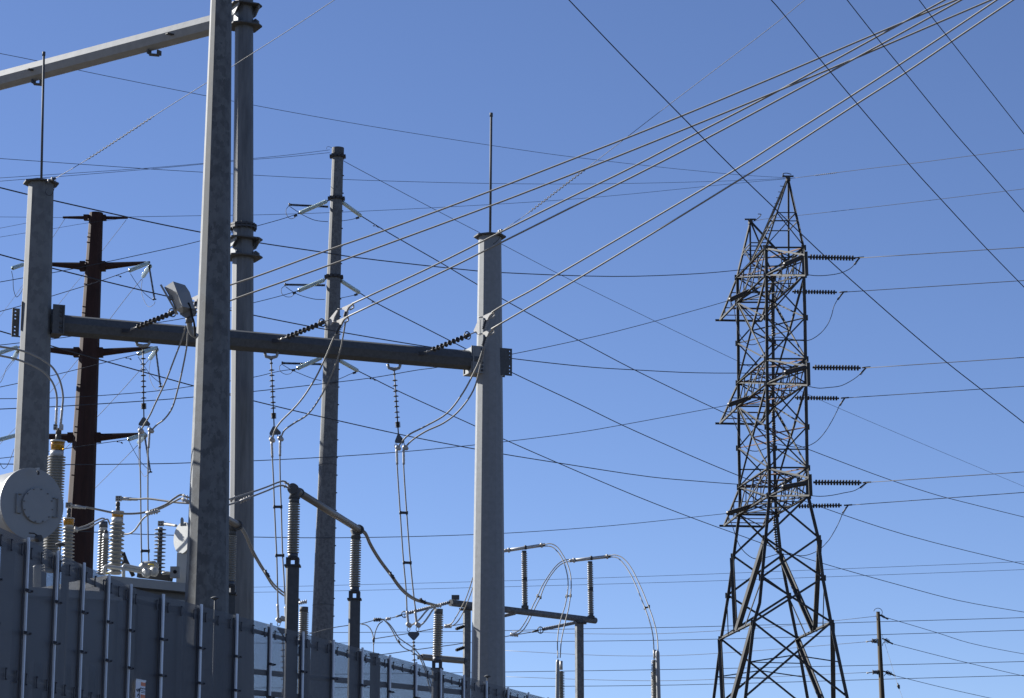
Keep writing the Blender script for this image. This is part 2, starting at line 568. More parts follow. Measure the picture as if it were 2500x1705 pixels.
# ------------------------------------------------------------------ second tall pole with the upper beam
Y3 = 63.9
tp = thing('tall_gantry', 'stained galvanized pole behind the thick pole, with collars and an upper beam', 'gantry', (P(590, 1400, Y3).x, Y3, 0))
sh3, at3 = poly12(tp, 'shaft', 596, 60, 44.6, 588, 1590, 64, Y3, 'galvp', -140)
mb = MB()
for y0, y1, dr in ((549, 553.5, .09), (555, 560, .09)):
    ringband(mb, at3, zat(y1, Y3), zat(y0, Y3), dr)
fl = mb.build('flange', 'dark', tp)
mb = MB()
c, r = at3(zat(554, Y3))
for k in range(16):
    th = 2 * math.pi * k / 16
    q = V((c.x + (r + .055) * math.cos(th), c.y + (r + .055) * math.sin(th), zat(563, Y3)))
    mb.tube([q, q + V((0, 0, .17))], .022, 6, False)
mb.build('bolt_ring', 'dark', fl)
# collar brackets: two plates round the pole with four gussets between them
for (yt, yb) in ((17, 66), (587, 630)):
    zt, zb = zat(yt, Y3) , zat(yb, Y3)
    ct, rt = at3(zt); cb, rb = at3(zb)
    for z, cc, rr in ((zt, ct, rt), (zb, cb, rb)):
        mb = MB()
        R2 = rr + .2
        pol = []
        for k, (u, v_) in enumerate(((-1, -.62), (-.62, -1), (.62, -1), (1, -.62), (1, .62), (.62, 1), (-.62, 1), (-1, .62))):
            x_, y_ = u * R2 * .93, v_ * R2 * .93
            ca, sa = math.cos(R(28)), math.sin(R(28))
            pol.append(V((cc.x + x_ * ca - y_ * sa, cc.y + x_ * sa + y_ * ca, z)))
        mb.prism(pol, V((0, 0, .035)))
        mb.build('collar_plate', 'galvd', tp)
    mb = MB()
    for sgn in (-1, 1):
        for half in (0, 1):
            d0 = V((math.cos(R(28)), math.sin(R(28)), 0)); d1 = V((-d0.y, d0.x, 0))
            o0 = ct + d0 * (sgn * (rt + .05)); o0.z = 0
            z0, z1 = (zt, zt - (zt - zb) * .44) if half == 0 else (zb, zb + (zt - zb) * .44)
            a_ = .34
            mb.prism([V((o0.x, o0.y, z0)) - d1 * a_, V((o0.x, o0.y, z0)) + d1 * a_, V((o0.x, o0.y, z0 + (z1 - z0) * .4)) + d1 * a_, V((o0.x, o0.y, z1)) + d1 * .1, V((o0.x, o0.y, z1)) - d1 * .1, V((o0.x, o0.y, z0 + (z1 - z0) * .4)) - d1 * a_], d0 * .03)
    mb.build('gusset', 'galvb', tp)
UA = P(596, 41, Y3); UB = P(-120, 229, Y3 * 1.082)
ub = beam_oct(UA, UB, .28, 8, 0).build('upper_beam', 'galvu', tp)
ud = (UB - UA).normalized()
for (key, p0, p1) in (('a', (1130, 228), (1205, 243)), ('a', (186, 468), (255, 488))):
    q = N(key, p0, p1)
    t = (596 - q[0][0]) / 716.0
    Yb = 1 / ((1 / Y3) * (1 - t) + (1 / (Y3 * 1.082)) * t)
    a_, b_ = P(*q[0], Yb - .55), P(*q[1], Yb - .28)
    MB().bar(a_, b_, .03, .1, V((0, 0, 1))).build('beam_tab', 'dark', tp)
for (key, p0, p1) in (('a', (1012, 352), (1080, 358)), ('a', (228, 552), (284, 558))):
    q = N(key, p0, p1)
    t = (596 - q[0][0]) / 716.0
    Yb = 1 / ((1 / Y3) * (1 - t) + (1 / (Y3 * 1.082)) * t) - .05
    a_, b_ = P(*q[0], Yb), P(*q[1], Yb)
    mb = MB()
    mb.bar(a_ + V((0, 0, .04)), a_ - V((0, 0, .07)), .04, .16, ud)
    mb.bar(b_ + V((0, 0, .06)), b_ - V((0, 0, .07)), .04, .16, ud)
    mb.bar(a_ - V((0, 0, .08)), b_ - V((0, 0, .08)), .16, .03, V((0, 1, 0)))
    mb.build('beam_lug', 'galvd', tp)

# ------------------------------------------------------------------ floodlight on the big pole
fl = thing('floodlight', 'grey box floodlight seen from behind on a bent pipe arm, fixed to the thick pole', 'floodlight', P(478, 821, 43.6))
YF = 43.4
front = N('d', (62, 412), (78, 400), (205, 625), (192, 632))
bodyf = N('d', (82, 404), (168, 346), (285, 382), (330, 450), (380, 612), (262, 660), (196, 622), (150, 520))
mb = MB()
fp = [P(x, y, YF - .18) for x, y in bodyf]
# housing with a raised ridge between the shaded lens side and the lighter back
rdg = [P(*nb('d', (207, 450)), YF - .42), P(*nb('d', (262, 590)), YF - .40)]
cx_ = sum((p.x for p in fp)) / 8; cz_ = sum((p.z for p in fp)) / 8
bk = [V((cx_ + (p.x - cx_) * .82, p.y + .36, cz_ + (p.z - cz_) * .82)) for p in fp]
mb.v = fp + bk + rdg
n_ = 8
for k in range(n_):
    k2 = (k + 1) % n_
    mb.face((k, k2, n_ + k2, n_ + k))
for f_ in ((0, 1, 16), (0, 16, 7), (7, 16, 17), (7, 17, 6), (6, 17, 5), (1, 2, 16), (2, 3, 16), (3, 17, 16), (3, 4, 17), (4, 5, 17)): mb.face(f_)
mb.face(range(n_, 2 * n_))
fo = mb.build('housing', 'paint', fl)
q0, q1 = P(*N('d', (64, 405))[0], YF), P(*N('d', (198, 640))[0], YF)
MB().bar(q0, q1, .42, .035, V((0, 1, 0))).build('lens_frame', 'paint', fl)
MB().box(P(*N('d', (155, 505))[0], YF - .22), .045, .03, .04).build('latch', 'paintd', fl)
q0 = P(*N('d', (320, 600))[0], YF - .1)
mb = MB().tube([P(*N('d', (290, 640))[0], YF - .2), P(*N('d', (345, 640))[0], YF + .1)], .1, 14)
mb.tube([P(*N('d', (318, 640))[0], YF - .05), P(*N('d', (322, 700))[0], YF - .05)], .062, 14)
mb.build('swivel', 'paintd', fl)
mb = MB().tube(spline(withY(N('d', (322, 690), (325, 745), (332, 800), (355, 850), (400, 878)), YF - .05, 43.6), 5), .05, 14)
mb.build('pipe_arm', 'paint', fl)
MB().tube([P(*N('d', (322, 685))[0], YF - .05), P(*N('d', (325, 745))[0], YF - .05)], .062, 14).build('pipe_collar', 'paintd', fl)
MB().tube(spline(withY(N('d', (315, 552), (335, 600), (352, 680), (372, 750), (380, 880)), YF - .28, YF - .1), 5), .018, 8).build('power_cord', 'black', fl)

# ------------------------------------------------------------------ weathering steel monopole and its arms
YR = 100.0
rp = thing('brown_monopole', 'dark brown weathering steel monopole with stepped arms on both sides', 'steel pole', (P(200, 1400, YR).x, YR, 0))
poly12(rp, 'shaft', 235, 523, 34, 200.3, 1190, 65, YR, 'rust', 521)
def arm(root, tip, r0, r1, Y, box):
    a_, b_ = P(*root, Y), P(*tip, Y)
    mb = MB().tube([a_, b_], [r0, r1], 8, False, rot=math.pi / 8)
    o = mb.build('arm', 'rust', rp)
    MB().bar(a_ + V((0, 0, -box * .5)), a_ + V((0, 0, box * .5)), .22, .3, V((1, 0, 0))).build('arm_flange', 'rust', o)
    return o
arm(nb('b', (1000, 524)), nb('b', (1236, 524)), .075, .045, YR, .2)
arm(nb('b', (838, 522)), nb('b', (608, 520)), .075, .045, YR, .2)
arm(nb('b', (995, 993)), nb('b', (1452, 955)), .16, .05, YR, .38)
arm(nb('b', (800, 993)), nb('b', (375, 965)), .16, .05, YR, .38)
arm(nb('c', (970, 242)), nb('c', (1525, 192)), .16, .05, YR, .38)
arm(nb('c', (740, 240)), nb('c', (182, 190)), .16, .05, YR, .38)
arm(nb('c', (948, 1065)), nb('c', (1412, 1027)), .16, .05, YR, .38)
arm(nb('c', (682, 1065)), nb('c', (140, 1038)), .16, .05, YR, .38)
for yy in (537, 580, 593, 637, 645, 695, 750, 765, 820, 870, 940, 1000, 1043, 1057, 1161):
    t = (yy - 523) / 667
    xl = 235 - 34.7 * t - (17 + 15.5 * t) * .62
    q = P(xl, yy, YR - .6)
    MB().tube([q, q + V((-.12, -.1, 0))], .028, 6, False).build('step_bolt', 'rust', rp)

GL = 'glass discs strings on the brown monopole'
def string(label, p0, p1, rs, n, rc, m, name='insulator_string', group=None, fit='dark', frac=.05, thick=.35, seg=14, cat='insulator'):
    T = thing(name, label, cat, p0, group)
    if m == 'glass':
        MB().tube([p0, p1], .028, 8).build('core', 'dark', T)
        rc = .02
    insulator(T, p0, p1, rs, n, rc, m, fit, frac, rc * 1.5, None, seg, thick)
    return T
for lv, gp in ((('upper', 'b', (1440, 958), (1245, 1038), (1455, 985), (1382, 1095), (1440, 980), (1495, 1312))), 0), ((('middle', 'c', (1512, 195), (1330, 258), (1520, 208), (1450, 305), (1508, 222), (1553, 572))), 0), ((('lower', 'c', (1405, 1030), (1236, 1085), (1412, 1040), (1340, 1115), (1400, 1055), (1455, 1398))), 0):
    l_, k_, a0, a1, b0, b1, c0, c1 = lv
    string('pale glass insulator string sloping left from the right-hand %s arm of the brown monopole' % l_, P(*nb(k_, a0), YR - .3), P(*nb(k_, a1), YR - 3), .084, 15, .03, 'glass', group=GL)
    string('pale glass insulator seen nearly end-on under the right-hand %s arm tip of the brown monopole' % l_, P(*nb(k_, b0), YR + .3), P(*nb(k_, b1), YR + 4), .09, 15, .05, 'glass', group=GL, thick=.7)
    T = string('dark ribbed insulator hanging from the right-hand %s arm tip of the brown monopole' % l_, P(*nb(k_, c0), YR), P(*nb(k_, c1), YR), .046, 24, .02, 'black', group='dark insulators hanging from the brown monopole')
    q = P(*nb(k_, c1), YR)
    MB().tube([q + V((-.08, 0, 0)), q + V((.07, 0, .0))], .03, 8).build('line_clamp', 'dark', T)
for l_, k_, a0, a1, b in (('upper', 'b', (228, 975), (118, 1012), None), ('middle', 'c', (172, 188), (-40, 258), ((175, 225), (125, 312))), ('lower', 'c', (147, 1045), (-30, 1092), None)):
    string('pale glass string left of the gantry pole, %s left arm of the brown monopole' % l_, P(*nb(k_, a0), YR - .3), P(*nb(k_, a1), YR - 3), .084, 15, .03, 'glass', group=GL)
    if b:
        string('short pale glass string dropping from the middle left arm tip of the brown monopole', P(*nb(k_, b[0]), YR + .3), P(*nb(k_, b[1]), YR + 4), .09, 14, .05, 'glass', group=GL, thick=.7)
JG = 'thin jumper loops on the brown monopole'
def jump(label, key, pts, Y0, Y1, wpx, m='wired', group=None, name='jumper_cable', sub=5):
    return wire(label, N(key, *pts), Y0, Y1, wpx, m, 'jumper cable', group, name, sub)
for l_, k_, dx, dy in (('upper', 'b', 0, 0), ('middle', 'c', 75, -780), ('lower', 'c', -28, 45)):
    o = (lambda *p: [(x + dx, y + dy) for x, y in p])
    if l_ == 'lower': o = (lambda *p: [(1240 + (x - 1255) * .85, 1090 + (y - 1060) * 1.08) for x, y in p])
    jump('thin jumper reaching the dark insulator under the %s right arm of the brown monopole' % l_, k_, o((1262, 1065), (1310, 1140), (1380, 1235), (1440, 1290), (1490, 1325)), 98, YR, 1.4, group=JG)
    jump('slack hooked jumper below the right-hand %s arm tip of the brown monopole' % l_, k_, o((1380, 1105), (1368, 1190), (1380, 1290), (1440, 1385), (1490, 1360), (1500, 1335)), 102, YR, 1.2, group=JG)
jump('hooked jumper loop left of the gantry pole at the upper arm level', 'b', ((112, 1040), (125, 1110), (132, 1220), (160, 1290), (200, 1250), (228, 1185)), 98, 101, 1.6, group=JG)
jump('slack jumper left of the gantry pole at the middle arm level', 'c', ((122, 320), (60, 400), (35, 470), (0, 532), (-30, 530)), 101, 98, 1.6, group=JG)
jump('slack jumper at the left frame edge at the lower arm level', 'c', ((136, 1175), (100, 1270), (60, 1350), (35, 1365), (0, 1315), (-20, 1250)), 101, 98, 1.6, group=JG)

# ------------------------------------------------------------------ galvanized monopole
YM = 95.0
mp = thing('grey_monopole', 'slim grey galvanized monopole with bolted bands, between the thick pole and the right gantry pole', 'steel pole', (P(780, 1500, YM).x, YM, 0))
shm, atm = poly12(mp, 'shaft', 822.5, 447, 29, 787.5, 1530, 53, YM, 'galv2', 366)
z0, z1 = zat(376, YM), zat(362, YM)
mb = MB(); ringband(mb, atm, z0, z1, .02, 24); mb.build('pole_cap', 'galvd', mp)
for yy in (382.5, 485.3, 676.7, 868):
    mb = MB()
    ringband(mb, atm, zat(yy + 2.2, YM), zat(yy - 2.2, YM), .05, 12)
    c, r = atm(zat(yy, YM))
    for k in range(12):
        th = 2 * math.pi * (k + .5) / 12
        q = V((c.x + (r + .05) * math.cos(th), c.y + (r + .05) * math.sin(th), c.z))
        mb.box(q, .05, .05, .055)
    mb.build('bolt_band', 'dark', mp)
for i_ in range(26):
    yy = 430 + i_ * 43.0
    z = zat(yy, YM); c, r = atm(z)
    q = V((c.x + r * .97, c.y - .05, z))
    MB().tube([q, q + V((.05, 0, 0))], .025, 6, False).build('step_bolt', 'galvd', mp)
for yy in (1136, 1478):
    mb = MB(); ringband(mb, atm, zat(yy + .8, YM), zat(yy - .8, YM), .012); mb.build('splice_seam', 'galvd', mp)
MG = 'glass strings on the grey monopole'
for l_, k_, g0, g1, d0, d1, r0, r1 in (('top', 'r', (775, 350), (500, 470), (778, 407), (412, 388), (905, 360), (1092, 497)),
                                      ('middle', 'r', (750, 1093), (487, 1203), (748, 1148), (372, 1142), (890, 1100), (1078, 1222)),
                                      ('lower', 'j', (660, 368), (410, 480), (660, 435), (275, 424), (818, 392), (1008, 500))):
    string('pale glass insulator sloping left from the %s band of the grey monopole' % l_, P(*nb(k_, g0), YM - .5), P(*nb(k_, g1), YM - 2), .08, 16, .03, 'glass', group=MG)
    string('pale glass insulator sloping right from the %s band of the grey monopole' % l_, P(*nb(k_, r0), YM), P(*nb(k_, r1), YM + 3), .08, 16, .03, 'glass', group=MG)
    T = string('level dark ribbed insulator left of the %s band of the grey monopole' % l_, P(*nb(k_, d0), YM), P(*nb(k_, d1), YM), .052, 30, .028, 'black', group='dark ribbed insulators on the grey monopole')
    MB().tube([P(*nb(k_, d1), YM) + V((0, 0, -.04)), P(*nb(k_, d1), YM) + V((0, 0, .06))], .035, 8).build('line_clamp', 'dark', T)
JM = 'jumpers round the grey monopole'
jump('jumper running below the top left insulators of the grey monopole', 'r', ((412, 402), (500, 460), (560, 495), (640, 530), (700, 542), (778, 548)), 94.5, 94.5, 1.7, group=JM)
jump('small pale loop hanging off the top left insulator of the grey monopole', 'r', ((480, 490), (450, 515), (415, 518), (385, 480), (382, 430), (412, 395)), 94, 94.5, 1.5, group=JM)
jump('short jumper below the top right glass insulator of the grey monopole', 'r', ((902, 540), (960, 533), (1010, 524), (1062, 510)), 95, 97, 1.7, group=JM)
jump('jumper running below the middle left insulators of the grey monopole', 'r', ((375, 1160), (430, 1200), (500, 1238), (580, 1263), (660, 1280), (745, 1282)), 94.5, 94.5, 1.7, group=JM)
jump('small pale loop hanging off the middle left insulator of the grey monopole', 'r', ((462, 1225), (430, 1255), (380, 1255), (340, 1225), (338, 1180), (372, 1152)), 94, 94.5, 1.5, group=JM)
jump('short jumper below the middle right glass insulator of the grey monopole', 'r', ((888, 1270), (950, 1258), (1000, 1247), (1045, 1237)), 95, 97, 1.7, group=JM)
jump('jumper running below the lower left insulators of the grey monopole', 'j', ((275, 438), (360, 488), (440, 522), (520, 555), (590, 580), (652, 593)), 94.5, 94.5, 1.7, group=JM)
jump('small pale loop hanging off the lower left insulator of the grey monopole', 'j', ((380, 492), (350, 525), (300, 530), (255, 500), (248, 455), (278, 430)), 94, 94.5, 1.5, group=JM)
jump('short jumper below the lower right glass insulator of the grey monopole', 'j', ((812, 582), (870, 558), (920, 535), (970, 515)), 95, 97, 1.7, group=JM)
for k_, c0, l_ in (('r', (470, 490), 'top left'), ('r', (460, 1222), 'middle left'), ('j', (382, 492), 'lower left'), ('r', (1055, 512), 'top right'), ('r', (1040, 1237), 'middle right'), ('j', (972, 517), 'lower right')):
    q = P(*nb(k_, c0), 94)
    T = MB().bar(q + V((-.065, 0, -.02)), q + V((.065, 0, .02)), .07, .07, V((0, 1, 0))).build('line_clamp', 'dark')
    tag(T, 'small dark line clamp at the %s glass insulator of the grey monopole' % l_, 'clamp', 'line clamps on the grey monopole')
q = N('r', (650, 0))[0]
jump('tiny curled wire on top of the grey monopole', 'o', ((650, 140), (625, 125), (600, 122), (588, 132), (590, 150)), YM, YM, 1.0, group=JM)
def damper(label, key, pt, Y):
    q = P(*nb(key, pt), Y)
    T = thing('vibration_damper', label, 'damper', q, 'vibration dampers on the wires')
    s_ = Y / 270
    MB().tube([q + V((-.2, 0, -.1)) * s_, q + V((.2, 0, -.16)) * s_], .02 * s_, 6).build('messenger', 'dark', T)
    MB().tube([q + V((.14, 0, -.14)) * s_, q + V((.32, 0, -.26)) * s_], .075 * s_, 8).build('weight', 'dark', T)
    MB().tube([q + V((-.14, 0, -.09)) * s_, q + V((-.32, 0, -.07)) * s_], .06 * s_, 8).build('weight', 'dark', T)
    MB().tube([q, q + V((0, 0, -.14)) * s_], .03 * s_, 6).build('damper_clamp', 'dark', T)
damper('damper on the line right of the grey monopole top band', 'r', (1228, 580), 98)
damper('damper on the line right of the grey monopole middle band', 'r', (1215, 1300), 98)
damper('damper on the line right of the grey monopole lower band', 'j', (1148, 568), 98)
damper('damper on the line below the upper right arm of the brown monopole', 'b', (1145, 1075), 97)
damper('damper on the line below the middle right arm of the brown monopole', 'c', (1243, 288), 97)
damper('damper on the line below the lower right arm of the brown monopole', 'c', (1158, 1098), 97)

# ------------------------------------------------------------------ lattice tower
tw = thing('lattice_tower', 'tall dark steel lattice tower with two pointed peaks and three pairs of short arms', 'pylon', (P(1890, 1705, 134).x, 134, 0), )
NLp = [(1869, 600, 131), (1870, 690, 131), (1872, 1039, 131), (1877, 1150, 131), (1877, 1212, 131), (1868, 1309, 130.6), (1853, 1473, 130), (1839, 1520, 129.9), (1818, 1705, 129.4), (1749, 2312, 128.6)]
NRp = [(1962, 600, 131), (1966.6, 775, 131), (1968, 873, 131), (1973, 1206, 131), (1998, 1310, 130.6), (2011, 1416, 130.2), (2030, 1520, 129.9), (2070, 1705, 129.4), (2202, 2312, 128.6)]
FLp = [(1799, 678, 137.2), (1801, 842, 137.2), (1802.5, 1096, 137.2), (1805.7, 1240, 137.2), (1790, 1356, 137.4), (1776, 1457, 137.6), (1760, 1555, 137.8), (1741, 1705, 138.2), (1665, 2309, 139.2)]
FRp = [(1889, 678, 137.2), (1889, 1000, 137.2), (1895.6, 1240, 137.2), (1908, 1359.6, 137.4), (1927, 1460, 137.6), (1947.6, 1561, 137.8), (1973, 1705, 138.2), (2079, 2309, 139.2)]
def leg3(L, z):
    pts = [P(*p) for p in L]
    for a_, b_ in zip(pts, pts[1:]):
        if a_.z >= z >= b_.z:
            return a_ + (b_ - a_) * ((a_.z - z) / (a_.z - b_.z))
    return pts[0] if z > pts[0].z else pts[-1]
legs = dict(NL=NLp, NR=NRp, FL=FLp, FR=FRp)
def zn(y): return P(1900, y, 130.9 if y < 1250 else (130.3 if y < 1450 else 129.8)).z
for nm, L in legs.items():
    pts = [P(*p) for p in L]
    pts[-1].z = 0.0
    mb = MB()
    ax = V((1, 0, 0)) if nm in ('NR', 'FR') else V((-1, 0, 0))
    for a_, b_ in zip(pts, pts[1:]):
        mb.angle(a_, b_, .17, .05, V((-ax.x, 0, 0)))
    mb.build('leg', 'lattice', tw)
nbr = [0]
def brace(a_, b_, wd=.085, m='lattice', parent=None, name='brace'):
    nbr[0] += 1
    mb = MB().angle(a_, b_, wd, .022)
    return mb.build(name, m, parent or tw)
LV = [604, 671, 775, 876, 936, 1042, 1142, 1211, 1312, 1412, 1520, 1705, 1900, 2150]
Z = [zn(y) for y in LV]
def nd(l, z): return leg3(legs[l], z)
# X panels on the near and far faces, one mesh per brace
for i in range(len(Z) - 1):
    za, zb = Z[i], Z[i + 1]
    heavy = i >= 7
    wd = .11 if heavy else .075
    for A, B in (('NL', 'NR'), ('FL', 'FR')):
        if i < 11:
            brace(nd(A, za), nd(B, zb), wd); brace(nd(B, za), nd(A, zb), wd)
        if LV[i] in (604, 671, 876, 936, 1142, 1211):
            brace(nd(A, za), nd(B, za), .09)
        if LV[i] in (775, 1042):
            zz = Z[i] - (Z[i] - Z[i + 1]) * .55
            brace(nd(A, zz), nd(B, zz), .07)
        if LV[i] == 1705:
            brace(nd(A, za), nd(B, Z[i + 1]), .09); brace(nd(B, za), nd(A, Z[i + 1]), .09)
    # side faces
    for A, B in (('FL', 'NL'), ('FR', 'NR')):
        if LV[i] in (604, 671, 876, 936, 1142, 1211, 1520):
            brace(nd(A, za), nd(B, za), .14 if LV[i] != 1520 else .17)
        if i < 7:
            brace(nd(A, za), nd(B, zb), .06); 
            if LV[i] in (604, 876, 1142): brace(nd(B, za), nd(A, zb), .06)
# plan bracing and ties inside the body
for yy in (604, 671, 876, 936, 1142, 1211, 775, 1042):
    z_ = zn(yy)
    NL_, NR_, FL_, FR_ = (nd(k, z_) for k in ('NL', 'NR', 'FL', 'FR'))
    for a_, b_ in ((NL_, (NR_ + FR_) / 2), (NR_, (NL_ + FL_) / 2), (FL_, (NR_ + FR_) / 2), (FR_, (NL_ + FL_) / 2)):
        brace(a_, b_, .06, 'lattice' if yy % 2 else 'lattice_rust', name='plan_brace')
for yu, yl in ((604, 671), (876, 936), (1142, 1211)):
    zu, zl = zn(yu), zn(yl)
    for A, B in (('NL', 'FL'), ('NR', 'FR')):
        n_ = 4
        pu = [nd(A, zu) + (nd(B, zu) - nd(A, zu)) * (k / n_) for k in range(n_ + 1)]
        pl = [nd(A, zl) + (nd(B, zl) - nd(A, zl)) * (k / n_) for k in range(n_ + 1)]
        for k in range(n_):
            brace(pu[k], pl[k + 1], .055, name='web_brace'); brace(pl[k + 1], pu[k + 1], .05, name='web_brace')
    brace(nd('NL', zu), nd('NR', (zu + zl) / 2), .06, name='web_brace'); brace(nd('NR', (zu + zl) / 2), nd('NL', zl), .06, name='web_brace')
    brace(nd('FL', zu), nd('FR', (zu + zl) / 2), .06, name='web_brace'); brace(nd('FR', (zu + zl) / 2), nd('FL', zl), .06, name='web_brace')
for yt, yb in ((671, 876), (936, 1142)):
    for A, B in (('NL', 'FL'), ('NR', 'FR')):
        m_ = (nd(A, zn((yt + yb) / 2)) + nd(B, zn((yt + yb) / 2))) / 2
        brace(nd(A, zn(yt)), m_, .1, name='side_brace'); brace(nd(B, zn(yt)), m_, .1, name='side_brace')
        brace(nd(A, zn(yb)), m_, .1, name='side_brace'); brace(nd(B, zn(yb)), m_, .1, name='side_brace')
# gusset plates at the main joints
for yy in (604, 671, 775, 876, 936, 1042, 1142, 1211, 1312, 1412, 1520):
    for k in ('NL', 'NR', 'FL', 'FR'):
        MB().box(nd(k, zn(yy)), .13, .02, .15).build('gusset', 'lattice', tw)
# lower K braces in the side faces
for A, B in (('FL', 'NL'), ('FR', 'NR')):
    for yt, yb in ((1316, 1520), (1520, 1760)):
        zt, zb = zn(yt), zn(yb)
        mid = (nd(A, zb) + nd(B, zb)) / 2
        for L_ in (A, B):
            top = nd(L_, zt)
            mb = MB()
            mb.angle(top, mid, .24, .06)
            mb.build('main_strut', 'lattice', tw)
        if yb == 1760: brace(nd(A, zb), nd(B, zb), .1)
    zt, zb = zn(1420), zn(1520)
    for L_ in (A, B):
        q = nd(L_, zt)
        mid = (nd(A, zb) + nd(B, zb)) / 2
        o_ = nd(L_, zb)
        brace(q, (o_ + mid) / 2, .05)
# lower mid horizontals
for A, B in (('NL', 'NR'), ('FL', 'FR')):
    z_ = zn(1618)
    a_, b_ = nd(A, z_), nd(B, z_)
    mm = (a_ + b_) / 2 + V((0, 0, .35))
    brace(a_, mm, .06); brace(mm, b_, .06)
    brace(a_, (nd(A, zn(1520)) * .45 + nd(B, zn(1705)) * .55), .05)
# peaks
midL = lambda z: (nd('NL', z) + nd('FL', z)) / 2
midR = lambda z: (nd('NR', z) + nd('FR', z)) / 2
apM = P(1924, 436, 132.8); apF = P(1832, 541, 135.8)
for ap, feet, nm in ((apM, (nd('NL', Z[0]), nd('NR', Z[0]), midR(Z[0]), midL(Z[0])), 'near'), (apF, (nd('FL', Z[0]), nd('FR', Z[0]), midR(Z[0]), midL(Z[0])), 'far')):
    pk = MB()
    o = pk.tube([ap - V((0, 0, .15)), ap + V((0, 0, .12))], .13, 6, False).build('peak', 'lattice', tw)
    for q in feet: brace(ap, q, .1, parent=o, name='peak_leg')
    for t in (.5, .62) if nm == 'near' else (.52, .6):
        f_ = [ap + (q - ap) * t for q in feet]
        for a_, b_ in ((0, 1), (1, 2), (2, 3), (3, 0)):
            brace(f_[a_], f_[b_], .05, parent=o, name='peak_brace')
    f_ = [ap + (q - ap) * .5 for q in feet]; g_ = [ap + (q - ap) * .97 for q in feet]
    brace(f_[0], g_[1], .05, parent=o, name='peak_brace'); brace(f_[1], g_[0], .05, parent=o, name='peak_brace')
    brace(f_[0], g_[3], .05, parent=o, name='peak_brace')
    tp0 = ap + V((0, 0, .1))
    mbp = MB().bar(tp0 + V((-.32, 0, .02)), tp0 + V((.3, 0, .02)), .1, .07, V((0, 1, 0)))
    mbp.tube(spline(withY([(1917 + (0 if nm == 'near' else -77), 431 if nm == 'near' else 540), (1911 + (0 if nm == 'near' else -60), 425 if nm == 'near' else 533), (1920 + (0 if nm == 'near' else -62), 423 if nm == 'near' else 524), (1932 + (0 if nm == 'near' else -82), 426 if nm == 'near' else 523)], ap.y, ap.y), 4), .025, 5)
    mbp.build('peak_hardware', 'dark', o)
# arms: far side box arms and shorter near side arms at three levels
for (u, l, tip, ntip, ntb, ry) in ((604, 671, (783, 1757, 1857), (1966, 624), (1968, 674), 1), (876, 936, (1035, 1757, 1857), (1972, 895), (1973, 942), 2), (1142, 1211, (1285, 1767, 1862), (1976, 1168), (1978, 1211), 3)):
    tl, tr = P(tip[1], tip[0], 141), P(tip[2], tip[0] + 2, 141)
    o = MB().angle(tl + V((-.25, 0, 0)), tr, .12, .04).build('arm', 'lattice', tw)
    zu, zl = zn(u) - .05, zn(l)
    fl_u, fr_u, fl_l, fr_l = nd('FL', zu), nd('FR', zu), nd('FL', zl), nd('FR', zl)
    for q, t_ in ((fl_u, tl), (fr_u, tr), (fl_l, tl), (fr_l, tr)):
        brace(q, t_, .1, parent=o, name='arm_chord')
    for t in (.35, .7):
        a_, b_ = fl_u + (tl - fl_u) * t, fr_u + (tr - fr_u) * t
        c_, d_ = fl_l + (tl - fl_l) * t, fr_l + (tr - fr_l) * t
        brace(a_, b_, .05, parent=o, name='arm_brace'); brace(c_, d_, .05, 'lattice_rust', parent=o, name='arm_brace'); brace(a_, c_, .05, parent=o, name='arm_brace'); brace(b_, d_, .05, parent=o, name='arm_brace')
    brace(fl_l, tr, .05, parent=o, name='arm_brace')
    nt, nb_ = P(*ntip, 127.6), P(*ntb, 127.6)
    o = MB().angle(nt + V((0, 0, .2)), nb_, .17, .05).build('arm', 'lattice', tw)
    for q, t_ in ((nd('NL', zu), nt), (nd('NR', zu), nt), (nd('NL', zl), nb_), (nd('NR', zl), nb_), (nd('NL', zl), nt)):
        brace(q, t_, .09, parent=o, name='arm_chord')
    for t in (.4, .7):
        a_ = nd('NL', zu) + (nt - nd('NL', zu)) * t; c_ = nd('NL', zl) + (nb_ - nd('NL', zl)) * t; d_ = nd('NR', zl) + (nb_ - nd('NR', zl)) * t
        brace(a_, c_, .05, parent=o, name='arm_brace'); brace(c_, d_, .05, 'lattice_rust', parent=o, name='arm_brace')
    # inside cross pieces of the body at this level
    for t in (.3, .6, .9):
        a_ = nd('NL', zu) + (nd('FL', zu) - nd('NL', zu)) * t; b_ = nd('NR', zu) + (nd('FR', zu) - nd('NR', zu)) * t
        brace(a_, b_, .06, 'lattice_rust' if t > .8 else 'lattice', parent=o, name='arm_brace')
        a_ = nd('NL', zl) + (nd('FL', zl) - nd('NL', zl)) * t; b_ = nd('NR', zl) + (nd('FR', zl) - nd('NR', zl)) * t
        brace(a_, b_, .05, parent=o, name='arm_brace')
# climbing bolts on the main peak
for t in range(10):
    q = apM + (nd('NL', Z[0]) - apM) * (.12 + t * .085)
    MB().tube([q, q + V((-.3, -.05, .02))], .02, 5).build('step_bolt', 'lattice', tw)
